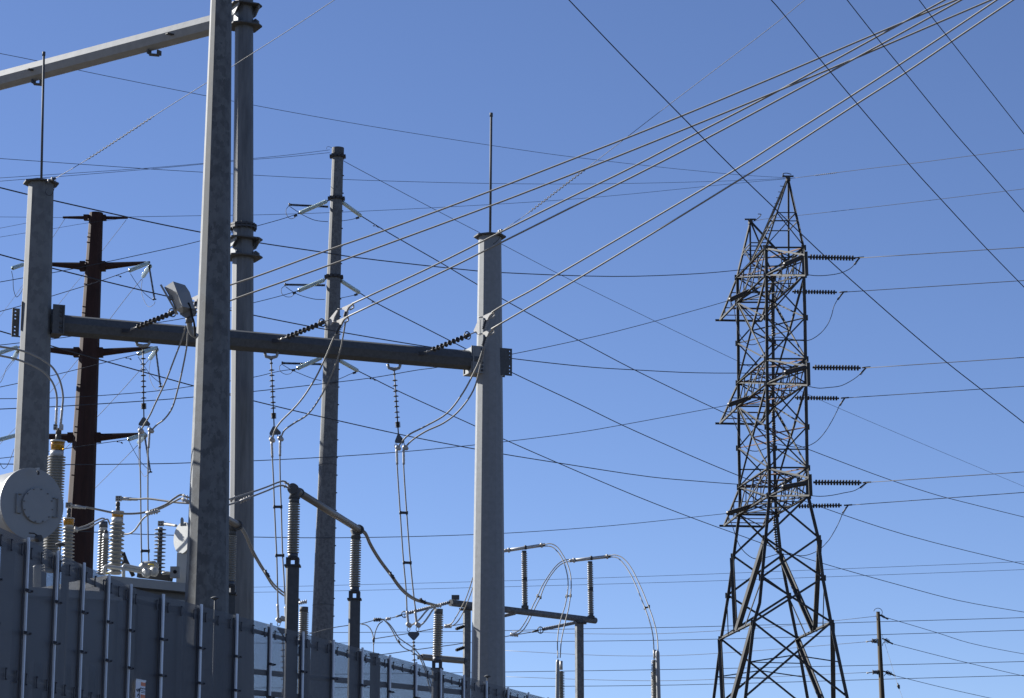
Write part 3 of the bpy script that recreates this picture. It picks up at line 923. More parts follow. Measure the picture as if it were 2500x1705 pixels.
# tower insulators
def tins(label, key, a, b, Ya, Yb, rs, n, grp):
    T = string(label, P(*nb(key, a), Ya), P(*nb(key, b), Yb), rs, n, rs * .28, 'brownins', group=grp, frac=.03, thick=.6)
    return T
TG = 'disc insulator strings on the lattice tower'
for l_, k_, ra, rb, ma, mb_, na, nb2, fa, fb, ha, hb in (
    ('top', 'k', (865, 722), (1232, 732), (742, 990), (1088, 996), (822, 722), (682, 782), (412, 985), (258, 1056), (582, 1075), (600, 1345)),
    ('middle', 'l', (900, 150), (1272, 155), (762, 385), (1105, 390), (848, 150), (686, 192), (418, 383), (248, 442), (595, 480), (605, 738)),
    ('bottom', 'l', (905, 1040), (1278, 1043), (778, 1225), (1125, 1218), (852, 1045), (666, 1078), (432, 1222), (238, 1282), (603, 1315), (627, 1590))):
    tins('long level disc string right of the lattice tower at its %s near arm' % l_, k_, ra, rb, 127.8, 127.8, .14, 15, TG)
    tins('level disc string at the %s arm of the lattice tower, passing behind its right leg' % l_, k_, ma, mb_, 134.4, 134.4, .12, 15, TG)
    tins('thick foreshortened disc string inside the lattice tower near its %s right arm tip' % l_, k_, na, nb2, 127.6, 126, .13, 15, TG)
    tins('dark disc string left of the lattice tower at its %s arm, sloping down left' % l_, k_, fa, fb, 135, 133, .13, 15, TG)
    tins('disc string hanging upright inside the lattice tower below its %s arms' % l_, k_, ha, hb, 133, 133, .1, 14, TG)
# line clamps + jumpers
for l_, k_, c0, c1 in (('top near', 'k', (1250, 728), (1222, 780)), ('top far', 'k', (1125, 995), (1092, 1052)), ('middle near', 'l', (1300, 152), (1265, 205)), ('middle far', 'l', (1135, 388), (1108, 445)), ('bottom near', 'l', (1305, 1042), (1265, 1082)), ('bottom far', 'l', (1160, 1218), (1130, 1280))):
    Yk = 127.8 if 'near' in l_ else 134.4
    a_, b_ = P(*nb(k_, c0), Yk), P(*nb(k_, c1), Yk)
    T = thing('dead_end_clamp', 'dark dead-end clamp ending the %s disc string right of the lattice tower' % l_, 'clamp', a_, 'dead-end clamps right of the lattice tower')
    MB().tube([a_ + V((-.12, 0, 0)), a_ + V((.32, 0, .03))], .04, 8).build('clamp_body', 'dark', T)
    MB().tube([a_ + V((.1, 0, 0)), b_], .04, 8).build('jumper_terminal', 'dark', T)
    mb = MB()
    for t in range(5):
        q = a_ + (b_ - a_) * (.25 + t * .18)
        mb.tube([q, q + V((.09, 0, -.03))], .018, 6)
    mb.build('bolt_row', 'dark', T)
JT = 'jumper loops on the lattice tower'
for l_, k_, pts, Ya in (('near top right', 'k', ((1225, 780), (1190, 812), (1120, 845), (1020, 863), (930, 867), (855, 859)), 127.8),
    ('far top right', 'k', ((1094, 1050), (1065, 1105), (1045, 1180), (1010, 1255), (950, 1322), (880, 1364), (820, 1370), (730, 1357), (640, 1343), (600, 1345)), 134),
    ('top left', 'k', ((262, 1060), (290, 1120), (305, 1205), (335, 1320), (380, 1385), (430, 1402), (500, 1382), (600, 1345)), 133),
    ('near middle right', 'l', ((1265, 205), (1220, 240), (1120, 292), (1020, 306), (950, 311), (870, 298)), 127.8),
    ('far middle right', 'l', ((1108, 445), (1080, 505), (1045, 572), (990, 658), (930, 722), (870, 755), (800, 768), (710, 760), (640, 746), (606, 738)), 134),
    ('middle left', 'l', ((250, 450), (280, 532), (320, 642), (350, 722), (400, 785), (460, 799), (530, 780), (606, 738)), 133),
    ('near bottom right', 'l', ((1265, 1082), (1220, 1105), (1140, 1122), (1050, 1140), (960, 1148), (885, 1143)), 127.8),
    ('far bottom right', 'm', ((1130, 160), (1108, 215), (1070, 290), (1020, 368), (955, 432), (900, 463), (830, 482), (740, 475), (627, 470)), 134),
    ('bottom left', 'm', ((242, 165), (280, 255), (305, 330), (335, 405), (390, 470), (450, 505), (520, 500), (627, 470)), 133)):
    jump('sagging jumper loop of the lattice tower, %s' % l_, k_, pts, Ya, Ya, 2.0, group=JT)

# ------------------------------------------------------------------ wires
def run(label, pts, Y0, Y1, wpx, m='wired', group=None, name='power_line'):
    return wire(label, pts, Y0, Y1, wpx, m, 'power line', group, name, 4)
G1 = 'twin conductors rising to the upper right'
run('upper wire of the left-hand thick twin pair rising to the upper right', [(484, 724), (563, 696), (618, 678), (703.4, 647), (801.7, 610.8), (938.8, 563), (1200, 466), (1344, 410), (1532.8, 336.2), (1664.6, 283.2), (1900, 185), (2132.7, 85.3), (2329.3, 2.6), (2420, -36)], 58, 50, 4.7, 'wire', G1)
run('lower wire of the left-hand thick twin pair rising to the upper right', [(484, 764), (563, 734), (618, 714), (799, 649.6), (938.8, 598.6), (1200, 502), (1437, 410), (1688, 309), (1900, 222), (2158.6, 112.5), (2285, 58), (2420, 0), (2500, -35)], 58, 50, 4.7, 'wire', G1)
run('upper wire of the middle thick twin pair starting at the clamp before the grey monopole', [(859, 742.5), (1055, 651), (1200, 578.4), (1381, 488), (1540.5, 410), (1703.4, 324.6), (1900, 222.4), (2140.5, 90.5), (2262, 24.6), (2380, -40)], 57.6, 50, 4.7, 'wire', G1)
run('lower wire of the middle thick twin pair starting at the clamp before the grey monopole', [(846, 774.5), (1096.5, 656), (1200, 604.3), (1443, 482.8), (1587, 410), (1719, 341.4), (1900, 244.4), (2026.7, 175.9), (2153.4, 107.3), (2275, 40), (2347.4, 0), (2420, -40)], 57.6, 50, 4.7, 'wire', G1)
run('upper wire of the right-hand thick twin pair starting at the right gantry pole', [(1201, 763), (1220.7, 750.4), (1300, 707.6), (1360, 671.5), (1800, 411.6), (1900, 347.8), (2077, 235.3), (2194.8, 159), (2308.6, 84), (2434, 0), (2500, -45)], 58.5, 50, 4.6, 'wire', G1)
run('lower wire of the right-hand thick twin pair starting at the right gantry pole', [(1200, 803.5), (1300, 745.4), (1422.4, 674), (1800, 442.7), (1900, 378.9), (2092.7, 253.4), (2210, 178.4), (2322.8, 102), (2474, 0), (2530, -38)], 58.5, 50, 4.6, 'wire', G1)
G2 = 'dark lines crossing from top centre to the right edge'
run('longest dark line falling from top centre past the tower peak to the right edge', [(1384, -5), (1509.5, 126.7), (1635, 254.7), (1788.8, 410), (1891, 508.8), (2021.8, 633.4), (2110, 712.3), (2210, 800), (2311, 885), (2394, 950), (2500, 1032.8), (2560, 1080)], 30, 38, 2.7, 'wiresoft', G2)
run('second dark line falling to the right edge, leaving the top left of three', [(1878, -5), (1900, 19.4), (2012.5, 157.8), (2075.9, 234), (2227, 410), (2295.7, 485.3), (2412, 610.8), (2500, 701.3), (2560, 765)], 32, 40, 2.6, 'wiresoft', G2)
run('third dark line falling to the right edge, middle of the three at top right', [(2064, -5), (2138, 89.2), (2194.8, 159), (2326.7, 320.7), (2405.6, 410), (2453.4, 464.7), (2500, 517.7), (2560, 585)], 33, 40, 2.5, 'wiresoft', G2)
run('fourth dark line, rightmost, cutting the top right corner', [(2240, -5), (2288, 58.2), (2322.8, 102), (2399, 199), (2500, 327.2), (2560, 402)], 34, 40, 2.4, 'wiresoft', G2)
G3 = 'thin shield wires'
run('thin shield wire from the left gantry pole top up to the top edge', [(136.7, 435.3), (212, 390.3), (377.7, 282.4), (503.6, 203), (618, 129.7), (700, 77.3), (820, -2), (880, -41)], 57, 50, 1.7, 'wireg', G3)
run('thin shield wire from the right gantry pole top up to the top edge', [(1226, 564), (1288, 521.6), (1434.5, 409.5), (1521, 342.7), (1635, 254.7), (1900, 53), (1964.7, 0), (2015, -40)], 61.6, 54, 1.5, 'wireg', G3)
run('thin wire from the left edge under the upper beam to the tower main peak', [(-20, 127), (86.3, 148.2), (205, 174.5), (503.6, 234.5), (700, 272.3), (962, 318.2), (1299.7, 370.4), (1411, 385.3), (1625.8, 410), (1700, 417.4), (1800, 427), (1920, 434.5)], 80, 133, 1.2, 'wired', G3)
run('thin wire dipping almost level from the left edge to the tower main peak', [(-20, 386), (359.7, 412.6), (496.4, 420.9), (805, 437.3), (1200, 448.4), (1484.5, 449), (1800, 441.4), (1918, 436)], 80, 133, 1.2, 'wired', G3)
run('upper of two thin wires from the left edge to the grey monopole top', [(-20, 436.2), (359.7, 410.8), (496, 399.3), (618.7, 387.2), (700, 379.3), (805, 366.4)], 88, 94.6, 1.2, 'wired', G3)
run('lower of two thin wires from the left edge to the grey monopole top', [(-20, 444.5), (359.7, 413.7), (618.7, 389.8), (700, 383.5), (805, 373)], 88, 94.6, 1.2, 'wired', G3)
run('thin level wire from the left edge to the top left arm of the brown monopole', [(-20, 530), (65.6, 530.5), (153, 531.5)], 95, 100, 1.1, 'wired', G3)
run('thin wire from the top right arm of the brown monopole to the tower peak', [(311.7, 530.2), (491, 527), (618.7, 525.2), (801.7, 519.7), (1194.8, 500), (1445.7, 482.8), (1800, 447.8), (1915, 437.5)], 100, 133, 1.1, 'wired', G3)
run('thin wire from the tower main peak up to the right edge', [(1926, 436.6), (2042, 422), (2138, 410), (2223, 400), (2378.4, 379.7), (2500, 364), (2560, 356)], 132.8, 120, 1.3, 'wired', G3)
run('thin wire from the lower tower peak up to the right edge', [(1838, 541), (1864, 535.6), (1949, 526.5), (2200, 497.8), (2500, 461.5), (2560, 454)], 135.8, 122, 1.2, 'wired', G3)
run('faint wire falling right from the grey monopole top across to the right edge', [(836.7, 391.9), (850.8, 400), (928.4, 441.4), (1060, 511.2), (1178, 572), (1226, 597), (1365.5, 670), (1600.8, 785.3), (1651, 810), (1800, 881.5), (1972, 963), (2050, 997.8), (2500, 1188), (2560, 1212)], 95, 200, .95, 'wired', G3)
run('thin wire climbing from the left edge to the brown monopole top', [(-20, 562), (64, 545), (131, 557), (212, 545)], 97, 99, 1.0, 'wired', G3) if False else None
run('thin wire sloping up from the left edge behind the left gantry pole', [(-20, 561.5), (64, 545), (100, 537)], 95, 101, 1.0, 'wired', G3)
run('lowest thin wire sloping up from the left edge to the brown monopole', [(-20, 582.5), (63, 569), (131, 558.5), (212, 545), (308, 533)], 95, 100, 1.0, 'wired', G3)
G4 = 'line conductors'
run('dark conductor from the left edge through the thick pole to the tower top arm', [(-20, 453.5), (67.6, 475.2), (131, 490), (310.4, 530.2), (400, 549.4), (490, 567.3), (618, 590.9), (794, 617.2), (858.6, 627.6), (1166.4, 662), (1224.6, 665.9), (1497.4, 675.4), (1700, 668.8), (1801, 660), (1917, 646)], 70, 126, 2.6, 'wired', G4)
run('dark conductor crossing the left gantry pole above its bracket to the tower middle arm', [(-20, 616.5), (59.3, 638), (128.7, 655.6), (247.3, 685.2), (400, 721.8), (617, 769.6), (753.5, 796.8), (829.5, 810.8), (1020, 843), (1244.5, 875), (1445.7, 897), (1549, 903.4), (1700, 910.6), (1916.5, 911)], 70, 126, 2.5, 'wired', G4)
run('dark conductor passing below the cross beam to the tower bottom arm', [(-20, 803), (49, 823), (125, 845), (237, 877), (400, 922.4), (473.4, 942.7), (617.2, 978.6), (705.5, 1000), (786.2, 1018.5), (995.7, 1065), (1156, 1096), (1228.4, 1109), (1365.5, 1131), (1588, 1164.7), (1700, 1175), (1805.7, 1183), (1911, 1190)], 70, 126, 2.4, 'wired', G4)
run('conductor rising right to the top left insulator of the grey monopole', [(-20, 692.5), (56.8, 678.9), (128.7, 666.3), (255, 641), (400, 609.5), (443, 600), (618, 554.7), (700, 531.5), (730, 521)], 84, 93, 2.0, 'wired', G4)
run('conductor rising right to the middle left insulator of the grey monopole', [(-20, 845), (49, 837.4), (151, 825), (184, 820), (399, 786), (445.6, 778), (617.2, 740), (686.6, 722.4), (726, 711)], 84, 93, 2.0, 'wired', G4)
run('conductor rising right to the lower left insulator of the grey monopole', [(-20, 974), (121, 972.4), (238.5, 966.6), (400, 953.2), (473, 942.7), (617, 921.8), (682.8, 906.6), (724, 901)], 84, 93, 2.0, 'wired', G4)
run('conductor rising right to the upper right arm insulator of the brown monopole', [(-20, 766), (48, 747.8), (127.4, 723), (240, 688), (314, 662)], 88, 97, 2.0, 'wired', G4)
run('conductor rising right to the middle right arm insulator of the brown monopole', [(-20, 949.5), (43.4, 936.3), (123.7, 918), (239.7, 889.6), (336, 865)], 88, 97, 2.0, 'wired', G4)
run('conductor rising right to the lower right arm insulator of the brown monopole', [(-20, 1121.5), (33, 1115.5), (118.6, 1102.8), (186.8, 1091.5), (312, 1073.5)], 88, 97, 2.0, 'wired', G4)
run('conductor rising behind the cross beam end to the tower top left string', [(-20, 1000), (121, 993.8), (238.5, 986.8), (400, 975.9), (617, 956.3), (784, 937.7), (910, 922.6), (1020, 903.7), (1058.7, 898.8), (1245, 866), (1412, 831), (1502.6, 810), (1776.7, 735), (1781.5, 733)], 76, 133, 2.0, 'wired', G4)
run('conductor almost level from the left edge to the tower middle left string', [(-20, 1133), (161.5, 1134.6), (400, 1132.3), (465.6, 1130.3), (616, 1125.5), (819.8, 1115), (993, 1102.6), (1156, 1087), (1228.4, 1079.3), (1412, 1056), (1518, 1037.9), (1778, 989.5)], 76, 133, 2.0, 'wired', G4)
run('low conductor behind the transformers rising to the tower bottom left string', [(-20, 1283), (228.4, 1299.4), (325.6, 1304), (417.7, 1307), (615.8, 1311.5), (780, 1313.5), (980.7, 1311), (1152, 1305.7), (1280, 1299.6), (1497.4, 1283.3), (1775, 1254)], 76, 133, 1.9, 'wired', G4)
run('conductor falling right from the top right insulator of the grey monopole', [(883, 528.5), (938.8, 562.9), (1075.9, 641.8), (1165, 694.8), (1224.6, 729), (1372, 810), (1412, 831), (1549, 903.4), (1744.4, 997.3), (1902, 1069), (1974, 1097.5), (2178, 1173.7), (2290.5, 1210), (2313.8, 1216.3), (2500, 1262.8), (2560, 1277)], 98, 170, 1.9, 'wired', G4)
run('conductor falling right from the middle right insulator of the grey monopole', [(879, 716), (913, 737), (1035.8, 800), (1136.6, 851.7), (1244.5, 907.3), (1412, 986.2), (1519.4, 1038.4), (1639.6, 1092.2), (1700, 1118.8), (1816.7, 1167), (2010.7, 1240.5), (2210, 1306), (2500, 1378.4), (2560, 1392)], 98, 170, 1.9, 'wired', G4)
run('conductor falling right from the lower right insulator of the grey monopole', [(874.5, 906.2), (910, 924), (967, 952.6), (1091.4, 1009.5), (1157, 1039.2), (1228.4, 1072), (1360, 1129.7), (1549, 1210), (1686.2, 1263.4), (1807, 1307.5), (1920.8, 1348.5), (2008.6, 1375.9), (2210.3, 1432.8), (2339.7, 1466.4), (2500, 1494.8), (2560, 1504)], 98, 170, 1.8, 'wired', G4)
for l_, p_ in (('near top', ((2095, 630.5), (2500, 604.3), (2560, 600.5))), ('near middle', ((2110, 899), (2500, 873), (2560, 869))), ('near bottom', ((2112, 1178.5), (2500, 1152.5), (2560, 1148.5)))):
    run('conductor from the %s right string of the lattice tower to the right edge' % l_, list(p_), 127.8, 120, 2.0, 'wired', G4)
for l_, p_ in (('far top', ((2048, 714.5), (2060, 713.7), (2500, 685.3), (2560, 681.5))), ('far middle', ((2055, 972.5), (2500, 943.5), (2560, 939.5))), ('far bottom', ((2062, 1234.5), (2500, 1202.6), (2560, 1198.2)))):
    run('conductor from the %s right string of the lattice tower to the right edge' % l_, list(p_), 134.4, 127, 1.9, 'wired', G4)
for l_, p_ in (('upper', ((345.7, 682), (320, 712), (272.6, 773.5), (230, 828), (186.8, 882), (123.7, 956.5), (60, 1022), (-20, 1105))), ('middle', ((363.4, 878.2), (338, 908.5), (237.2, 1018.3), (157.7, 1097), (60, 1190), (-20, 1262))), ('lower', ((335.6, 1087.7), (233.4, 1191), (160, 1262)))):
    run('thin line falling left from the %s right arm of the brown monopole' % l_, list(p_), 104, 150, 1.3, 'wired', 'thin lines falling left from the brown monopole')
run('very thin line falling left from the top left arm of the brown monopole', [(159, 533.8), (131, 576.7), (60, 690), (-20, 800)], 100, 150, 1.0, 'wired', 'thin lines falling left from the brown monopole')
run('very thin line falling left from the top right arm of the brown monopole', [(308, 537.5), (250, 612), (197, 677.6), (140, 747), (60, 850), (-20, 950)], 100, 150, 1.0, 'wired', 'thin lines falling left from the brown monopole')
G5 = 'low distant lines along the bottom'
LO = [('highest of the low faint distant lines', [(-20, 1440), (615, 1434), (900, 1427.3), (1233, 1418.5), (1650, 1405), (1900, 1395.3), (2500, 1371.5), (2560, 1369)], 1.0),
      ('second of the low faint distant lines', [(-20, 1452), (615, 1446.5), (900, 1441.3), (1233, 1433), (1650, 1421.5), (1900, 1413.2), (2500, 1391), (2560, 1388.7)], 1.0),
      ('third low distant line, just above the wood pole top ties', [(-20, 1546), (752.8, 1545), (1132.7, 1542), (1399.7, 1536), (1650, 1531.9), (1900, 1525.3), (2500, 1508.3), (2560, 1506.5)], 1.5),
      ('fourth low distant line, below the wood pole top', [(-20, 1572), (884, 1570), (1134, 1569.5), (1233, 1568), (1650, 1562.9), (1900, 1557), (2500, 1539), (2560, 1537)], 1.5),
      ('fifth low distant line, between the two wood pole insulator levels', [(-20, 1647), (883, 1646), (1233, 1641), (1650, 1634.6), (2200, 1623), (2500, 1615.5), (2560, 1614)], 1.5),
      ('lowest distant line near the bottom edge', [(-20, 1683), (1244.7, 1676.8), (1650, 1672.8), (2200, 1657.4), (2500, 1649), (2560, 1647)], 1.5)]
for l_, p_, wx in LO: run(l_, p_, 190, 175, wx, 'wired', G5)
G6 = 'lines of the wood pole'
run('pale thin line to the top of the wood pole from the left', [(1250, 1541), (1394, 1547), (1580.5, 1548), (1700, 1543.5), (1900, 1530), (2138, 1505)], 158, 150, 1.2, 'wirew', G6)
run('pale thin line to the upper left insulator of the wood pole', [(1233, 1588.7), (1474, 1600.7), (1650, 1600.7), (1900, 1585), (2131, 1566)], 158, 150, 1.2, 'wirew', G6)
run('pale thin line to the lower left insulator of the wood pole', [(1236, 1652.4), (1474, 1660.7), (1650, 1662), (1900, 1652), (2131, 1641.5)], 158, 150, 1.2, 'wirew', G6)
run('dark line falling right from the top of the wood pole', [(2150, 1503.5), (2158.6, 1506.5), (2288, 1545.2), (2365.5, 1569.8), (2500, 1597), (2560, 1606)], 150, 165, 1.3, 'wired', G6)
run('dark line falling right from the upper right insulator of the wood pole', [(2182, 1573), (2326.7, 1610), (2500, 1651), (2560, 1664)], 150, 165, 1.3, 'wired', G6)
run('dark line falling right from the lower right insulator of the wood pole', [(2183, 1649.5), (2300, 1678.5), (2400, 1701), (2460, 1714)], 150, 165, 1.3, 'wired', G6)
# spiral vibration dampers on the shield wires
def spiral(label, p0, p1, Y0, Y1, turns, amp, r, m='wire'):
    a_, b_ = P(*p0, Y0), P(*p1, Y1)
    d = (b_ - a_).normalized(); u = d.cross(V((0, 1, 0))).normalized(); v_ = d.cross(u)
    pts = []
    n_ = turns * 12
    for k in range(n_ + 1):
        t = k / n_; th = 2 * math.pi * turns * t
        am = amp * min(1, t * 12, (1 - t) * 12 + .3)
        pts.append(a_ + (b_ - a_) * t + (u * math.cos(th) + v_ * math.sin(th)) * am)
    tag(MB().tube(pts, r, 5).build('spiral_damper', m, None, a_), label, 'spiral damper', 'spiral dampers')
spiral('wavy spiral damper on the wire left of the thick pole', (205, 394.5), (378, 282), 57 - .6, 57 - 1.9, 21, .022, .008, 'wireg')
spiral('wavy spiral damper on the wire right of the right gantry pole', (1286, 523), (1437, 407.5), 61, 60.2, 20, .024, .009, 'wireg')
spiral('fine spiral damper on the wire right of the tower main peak', (1988, 428.7), (2044, 421.7), 130, 129, 12, .03, .012)

# ------------------------------------------------------------------ tension strings with twin clamps
def ybeam(x): 
    t = (x - 88) / 1106.0
    return 1 / ((1 / Y1) * (1 - t) + (1 / Y2) * t)
def tension(idx, dx, dy, Yb, label, yoke_full=True):
    """dx,dy: pixel offset from the middle string, whose points were measured"""
    def Q(key, pt, Y): 
        x, y = nb(key, pt); return P(x + dx, y + dy, Y)
    Ya = Yb - .32; Ye = Yb - 1.35
    a_ = Q('j', (300, 180), Ya); e_ = Q('j', (655, 38), Ye)
    T = thing('tension_insulator', label, 'insulator', Q('j', (190, 205), Yb - .25), 'tension insulator strings on the cross beam')
    MB().bar(Q('j', (175, 208), Yb - .26), Q('j', (250, 205), Yb - .4), .02, .09, V((0, 1, 0))).build('beam_tab', 'dark', T)
    mb = MB().tube([Q('j', (250, 205), Yb - .36), Q('j', (275, 178), Yb - .36), Q('j', (255, 192), Yb - .3)], .015, 6)
    mb.tube([Q('j', (255, 195), Yb - .33), Q('j', (330, 168), Ya)], .018, 6)
    mb.build('shackle', 'alu', T)
    MB().tube([a_, e_], .018, 8).build('core_rod', 'dark', T)
    for k in range(9):
        c = a_ + (e_ - a_) * (.11 + k * .1065)
        d = (e_ - a_).normalized()
        MB().lathe(c - d * .02, c + d * .02, [(0, .02), (.006, .058), (.014, .068), (.022, .068), (.04, .02)], 18).build('disc', 'brownins', T)
    rc = Q('t', (420, 925), Ye); d = (e_ - a_).normalized()
    aa, bb = MB().frame(d)
    ring = MB().tube([rc + (aa * math.cos(2 * math.pi * k / 24) + bb * math.sin(2 * math.pi * k / 24)) * .095 for k in range(25)], .014, 6)
    ring.tube([rc - aa * .09, rc + aa * .09], .01, 5); ring.tube([rc - d * .08, rc + d * .05], .05, 10)
    ring.build('grading_ring', 'dark', T)
    MB().tube([rc, Q('t', (570, 860), Ye - .05), Q('t', (750, 785), Ye - .1)], .014, 6).build('link', 'alu', T)
    if idx != 3:
        yp = ((735, 745), (985, 440), (1035, 455), (900, 720), (848, 915), (750, 1025), (690, 840))
    else:
        yp = ((690, 690), (855, 305), (905, 320), (905, 920), (860, 940), (660, 750))
    MB().prism([Q('t', p, Ye - .12 - (p[0] - 800) * .00058) for p in yp], V((-.018, -.018, .0))).build('yoke_plate', 'alu', T)
    # two compression dead-end bodies
    for nn, (ox, oy, off) in enumerate(((0, 0, 0), (-205, 500, 0)) if idx != 3 else ((-170, -175, 0), (-185, 470, 0))):
        def q(p, Y=Ye - .2): return Q('t', (p[0] + ox, p[1] + oy), Y)
        cl = MB()
        cl.prism([q(p, Ye - .2 - (p[0] - 1400) * .00058) for p in ((1185, 395), (1230, 345), (1560, 195), (1640, 215), (1560, 250), (1470, 330), (1420, 420), (1390, 500), (1340, 520), (1310, 440), (1210, 410))], V((-.04, -.04, .0)))
        cl.tube([q((1560, 215)), q((1640, 260)), q((1640, 340)), q((1560, 395)), q((1480, 430))], .02, 6)
        cl.tube([q((1020, 400)), q((1190, 390))], .017, 6)
        co = cl.build('dead_end_clamp', 'alu', T)
        px0, px1 = ((1345, 500), (1300, 700)) if nn == 0 and idx != 3 else (((1350, 510), (1180, 850)) if idx != 3 else ((1300, 510), (1200, 850)))
        MB().bar(q(px0, Ye - .2), q(px1, Ye - .2), .05, .07, V((1, 0, 0))).build('terminal_pad', 'dark', co)
        bt = MB()
        for k in range(5):
            t = .1 + .2 * k
            c = q((px0[0] + (px1[0] - px0[0]) * t, px0[1] + (px1[1] - px0[1]) * t), Ye - .2)
            bt.tube([c - V((.045, .01, 0)), c + V((.065, -.01, -.01))], .011, 6)
        bt.build('bolt_row', 'alu', co)
    return T, Q, Ye
T1, Q1, Ye1 = tension(1, -366, -24.5, ybeam(303), 'string of dark discs tensioned left of the floodlight from the cross beam')
T2, Q2, Ye2 = tension(2, 0, 0, ybeam(668), 'string of dark discs tensioned from the middle of the cross beam, before the grey monopole')
T3, Q3, Ye3 = tension(3, 355, 31, ybeam(1030), 'string of dark discs tensioned at the right end of the cross beam')

# ------------------------------------------------------------------ suspended jumper strings and dropper pairs
def susp(label, hx0, hx1, hy, top, bot, discs, tight, key, Y, yoke):
    ox, oy, s_ = REG[key]
    T = thing('suspension_insulator', label, 'insulator', P(*nb(key, top), Y), 'insulators hanging below the cross beam')
    if hy:
        hw = MB()
        l_, r_ = P(*nb(key, (hx0, hy[0])), Y), P(*nb(key, (hx1, hy[0])), Y)
        bl, br = P(*nb(key, (hx0 + 10, hy[1])), Y), P(*nb(key, (hx1 - 10, hy[1])), Y)
        mid = P(*nb(key, ((hx0 + hx1) / 2, hy[1] + 12)), Y)
        hw.tube([l_, l_ * .3 + bl * .7 + V((0, 0, 0)), bl, mid, br, r_ * .3 + br * .7, r_], [.035, .035, .035, .045, .035, .035, .035], 8)
        hw.build('hanger', 'paint', T)
    a_, b_ = P(*nb(key, top), Y), P(*nb(key, bot), Y)
    MB().tube([a_, b_], px(3.2, Y) / 2, 8).build('core_rod', 'dark', T)
    for f_ in (.03, .09):
        c = a_ + (b_ - a_) * f_
        MB().tube([c - V((.035, 0, 0)), c + V((.035, 0, 0))], .02, 6).build('pin', 'dark', T)
    d = (b_ - a_).normalized()
    for yy in discs:
        t = (yy - top[1]) / (bot[1] - top[1]); c = a_ + (b_ - a_) * t
        MB().lathe(c - d * .018, c + d * .018, [(0, .014), (.012, .04), (.022, .066), (.028, .066), (.036, .02)], 18).build('disc', 'brownins', T)
    if tight:
        t0 = (tight[0] - top[1]) / (bot[1] - top[1]); t1 = (tight[1] - top[1]) / (bot[1] - top[1])
        c0, c1 = a_ + (b_ - a_) * t0, a_ + (b_ - a_) * t1
        MB().lathe(c0, c1, shed_prof((c1 - c0).length, 5, .064, .03, thick=.3), 18).build('shed_stack', 'brownins', T)
    if yoke:
        yp = [P(*nb(key, p), Y) for p in yoke]
        MB().prism(yp, V((0, .025, 0))).build('yoke_plate', 'blue', T)
    return T
susp('insulator with spaced discs hanging below the left part of the cross beam', 1318, 1448, (130, 168), (1382, 175), (1392, 872), (300, 353, 409, 463, 518, 571, 627, 681), (733, 790), 'c', ybeam(349), ((1380, 870), (1402, 870), (1452, 928), (1452, 945), (1436, 952), (1358, 952), (1340, 945), (1342, 928)))
susp('insulator with spaced discs hanging below the middle of the cross beam', 105, 230, (318, 360), (165, 365), (195, 1032), (490, 541, 593, 645, 698, 750, 803, 857), (906, 962), 'j', ybeam(663), ((184, 1035), (206, 1035), (260, 1090), (260, 1108), (244, 1115), (166, 1120), (150, 1113), (152, 1096)))
susp('insulator with spaced discs hanging below the right end of the cross beam', 1340, 1460, (345, 382), (1400, 385), (1441, 1005), (498, 548, 600, 648, 696, 745, 798, 846), (890, 945), 's', ybeam(963), ((1432, 1010), (1452, 1010), (1497, 1068), (1497, 1085), (1480, 1090), (1425, 1092), (1408, 1086), (1408, 1070)))
DG = 'dropper cables below the cross beam'
def drop(label, key, pts, Y0, Y1, wpx=3.6, m='wire', group=DG, sub=5, ferr=None):
    pn = N(key, *pts) if key else list(pts)
    o = wire(label, pn, Y0, Y1, wpx, m, 'dropper cable', group, 'dropper_cable', sub, 8)
    return o, pn
def ferrule(key, a, b, Y, label, w_=6.5, hook=None, bulge=None):
    a_, b_ = P(*nb(key, a), Y), P(*nb(key, b), Y)
    T = thing('cable_terminal', label, 'cable terminal', a_, 'compression terminals on the cables')
    L = (b_ - a_).length
    pr = []
    n_ = 7
    for k in range(n_ + 1):
        t = L * k / n_
        pr += [(t, px(w_, Y) / 2 * (1.0 if k % 2 else .88))]
    MB().lathe(a_, b_, pr, 12).build('sleeve', 'alu', T)
    if bulge:
        q = P(*nb(key, bulge), Y)
        MB().lathe(q + V((-.06, 0, .05)), q + V((.07, 0, -.04)), [(0, .03), (.03, .055), (.1, .06), (.15, .03)], 12).build('saddle', 'alu', T)
    if hook:
        h = P(*nb(key, hook), Y)
        MB().tube([h + V((0.012 * math.cos(t_) * 1.3 - .0, 0.0, .0)) + V((.02 * math.cos(t_), 0, .05 * math.sin(t_))) for t_ in [2 * math.pi * k / 12 for k in range(13)]], .009, 5).build('chain_link', 'dark', T)
    return T
ya, yb_, yc = ybeam(349), ybeam(663), ybeam(963)
# set 1
drop('left cable of the pair dropping behind the transformers below the left insulator', None, [(343, 1062), (341.5, 1094), (343, 1180), (344.5, 1300), (346, 1384)], ya, ya, 3.7)
drop('right cable of the pair dropping behind the transformers below the left insulator', None, [(364, 1056), (362, 1092), (361, 1180), (361.5, 1300), (363.6, 1380)], ya, ya, 3.7)
ferrule('c', (1352, 1020), (1352, 1168), ya, 'ribbed terminal at the top of the left cable below the left insulator', bulge=(1365, 1005), hook=(1350, 980))
ferrule('c', (1446, 1010), (1437, 1165), ya, 'ribbed terminal at the top of the right cable below the left insulator', bulge=(1460, 1000), hook=(1441, 975))
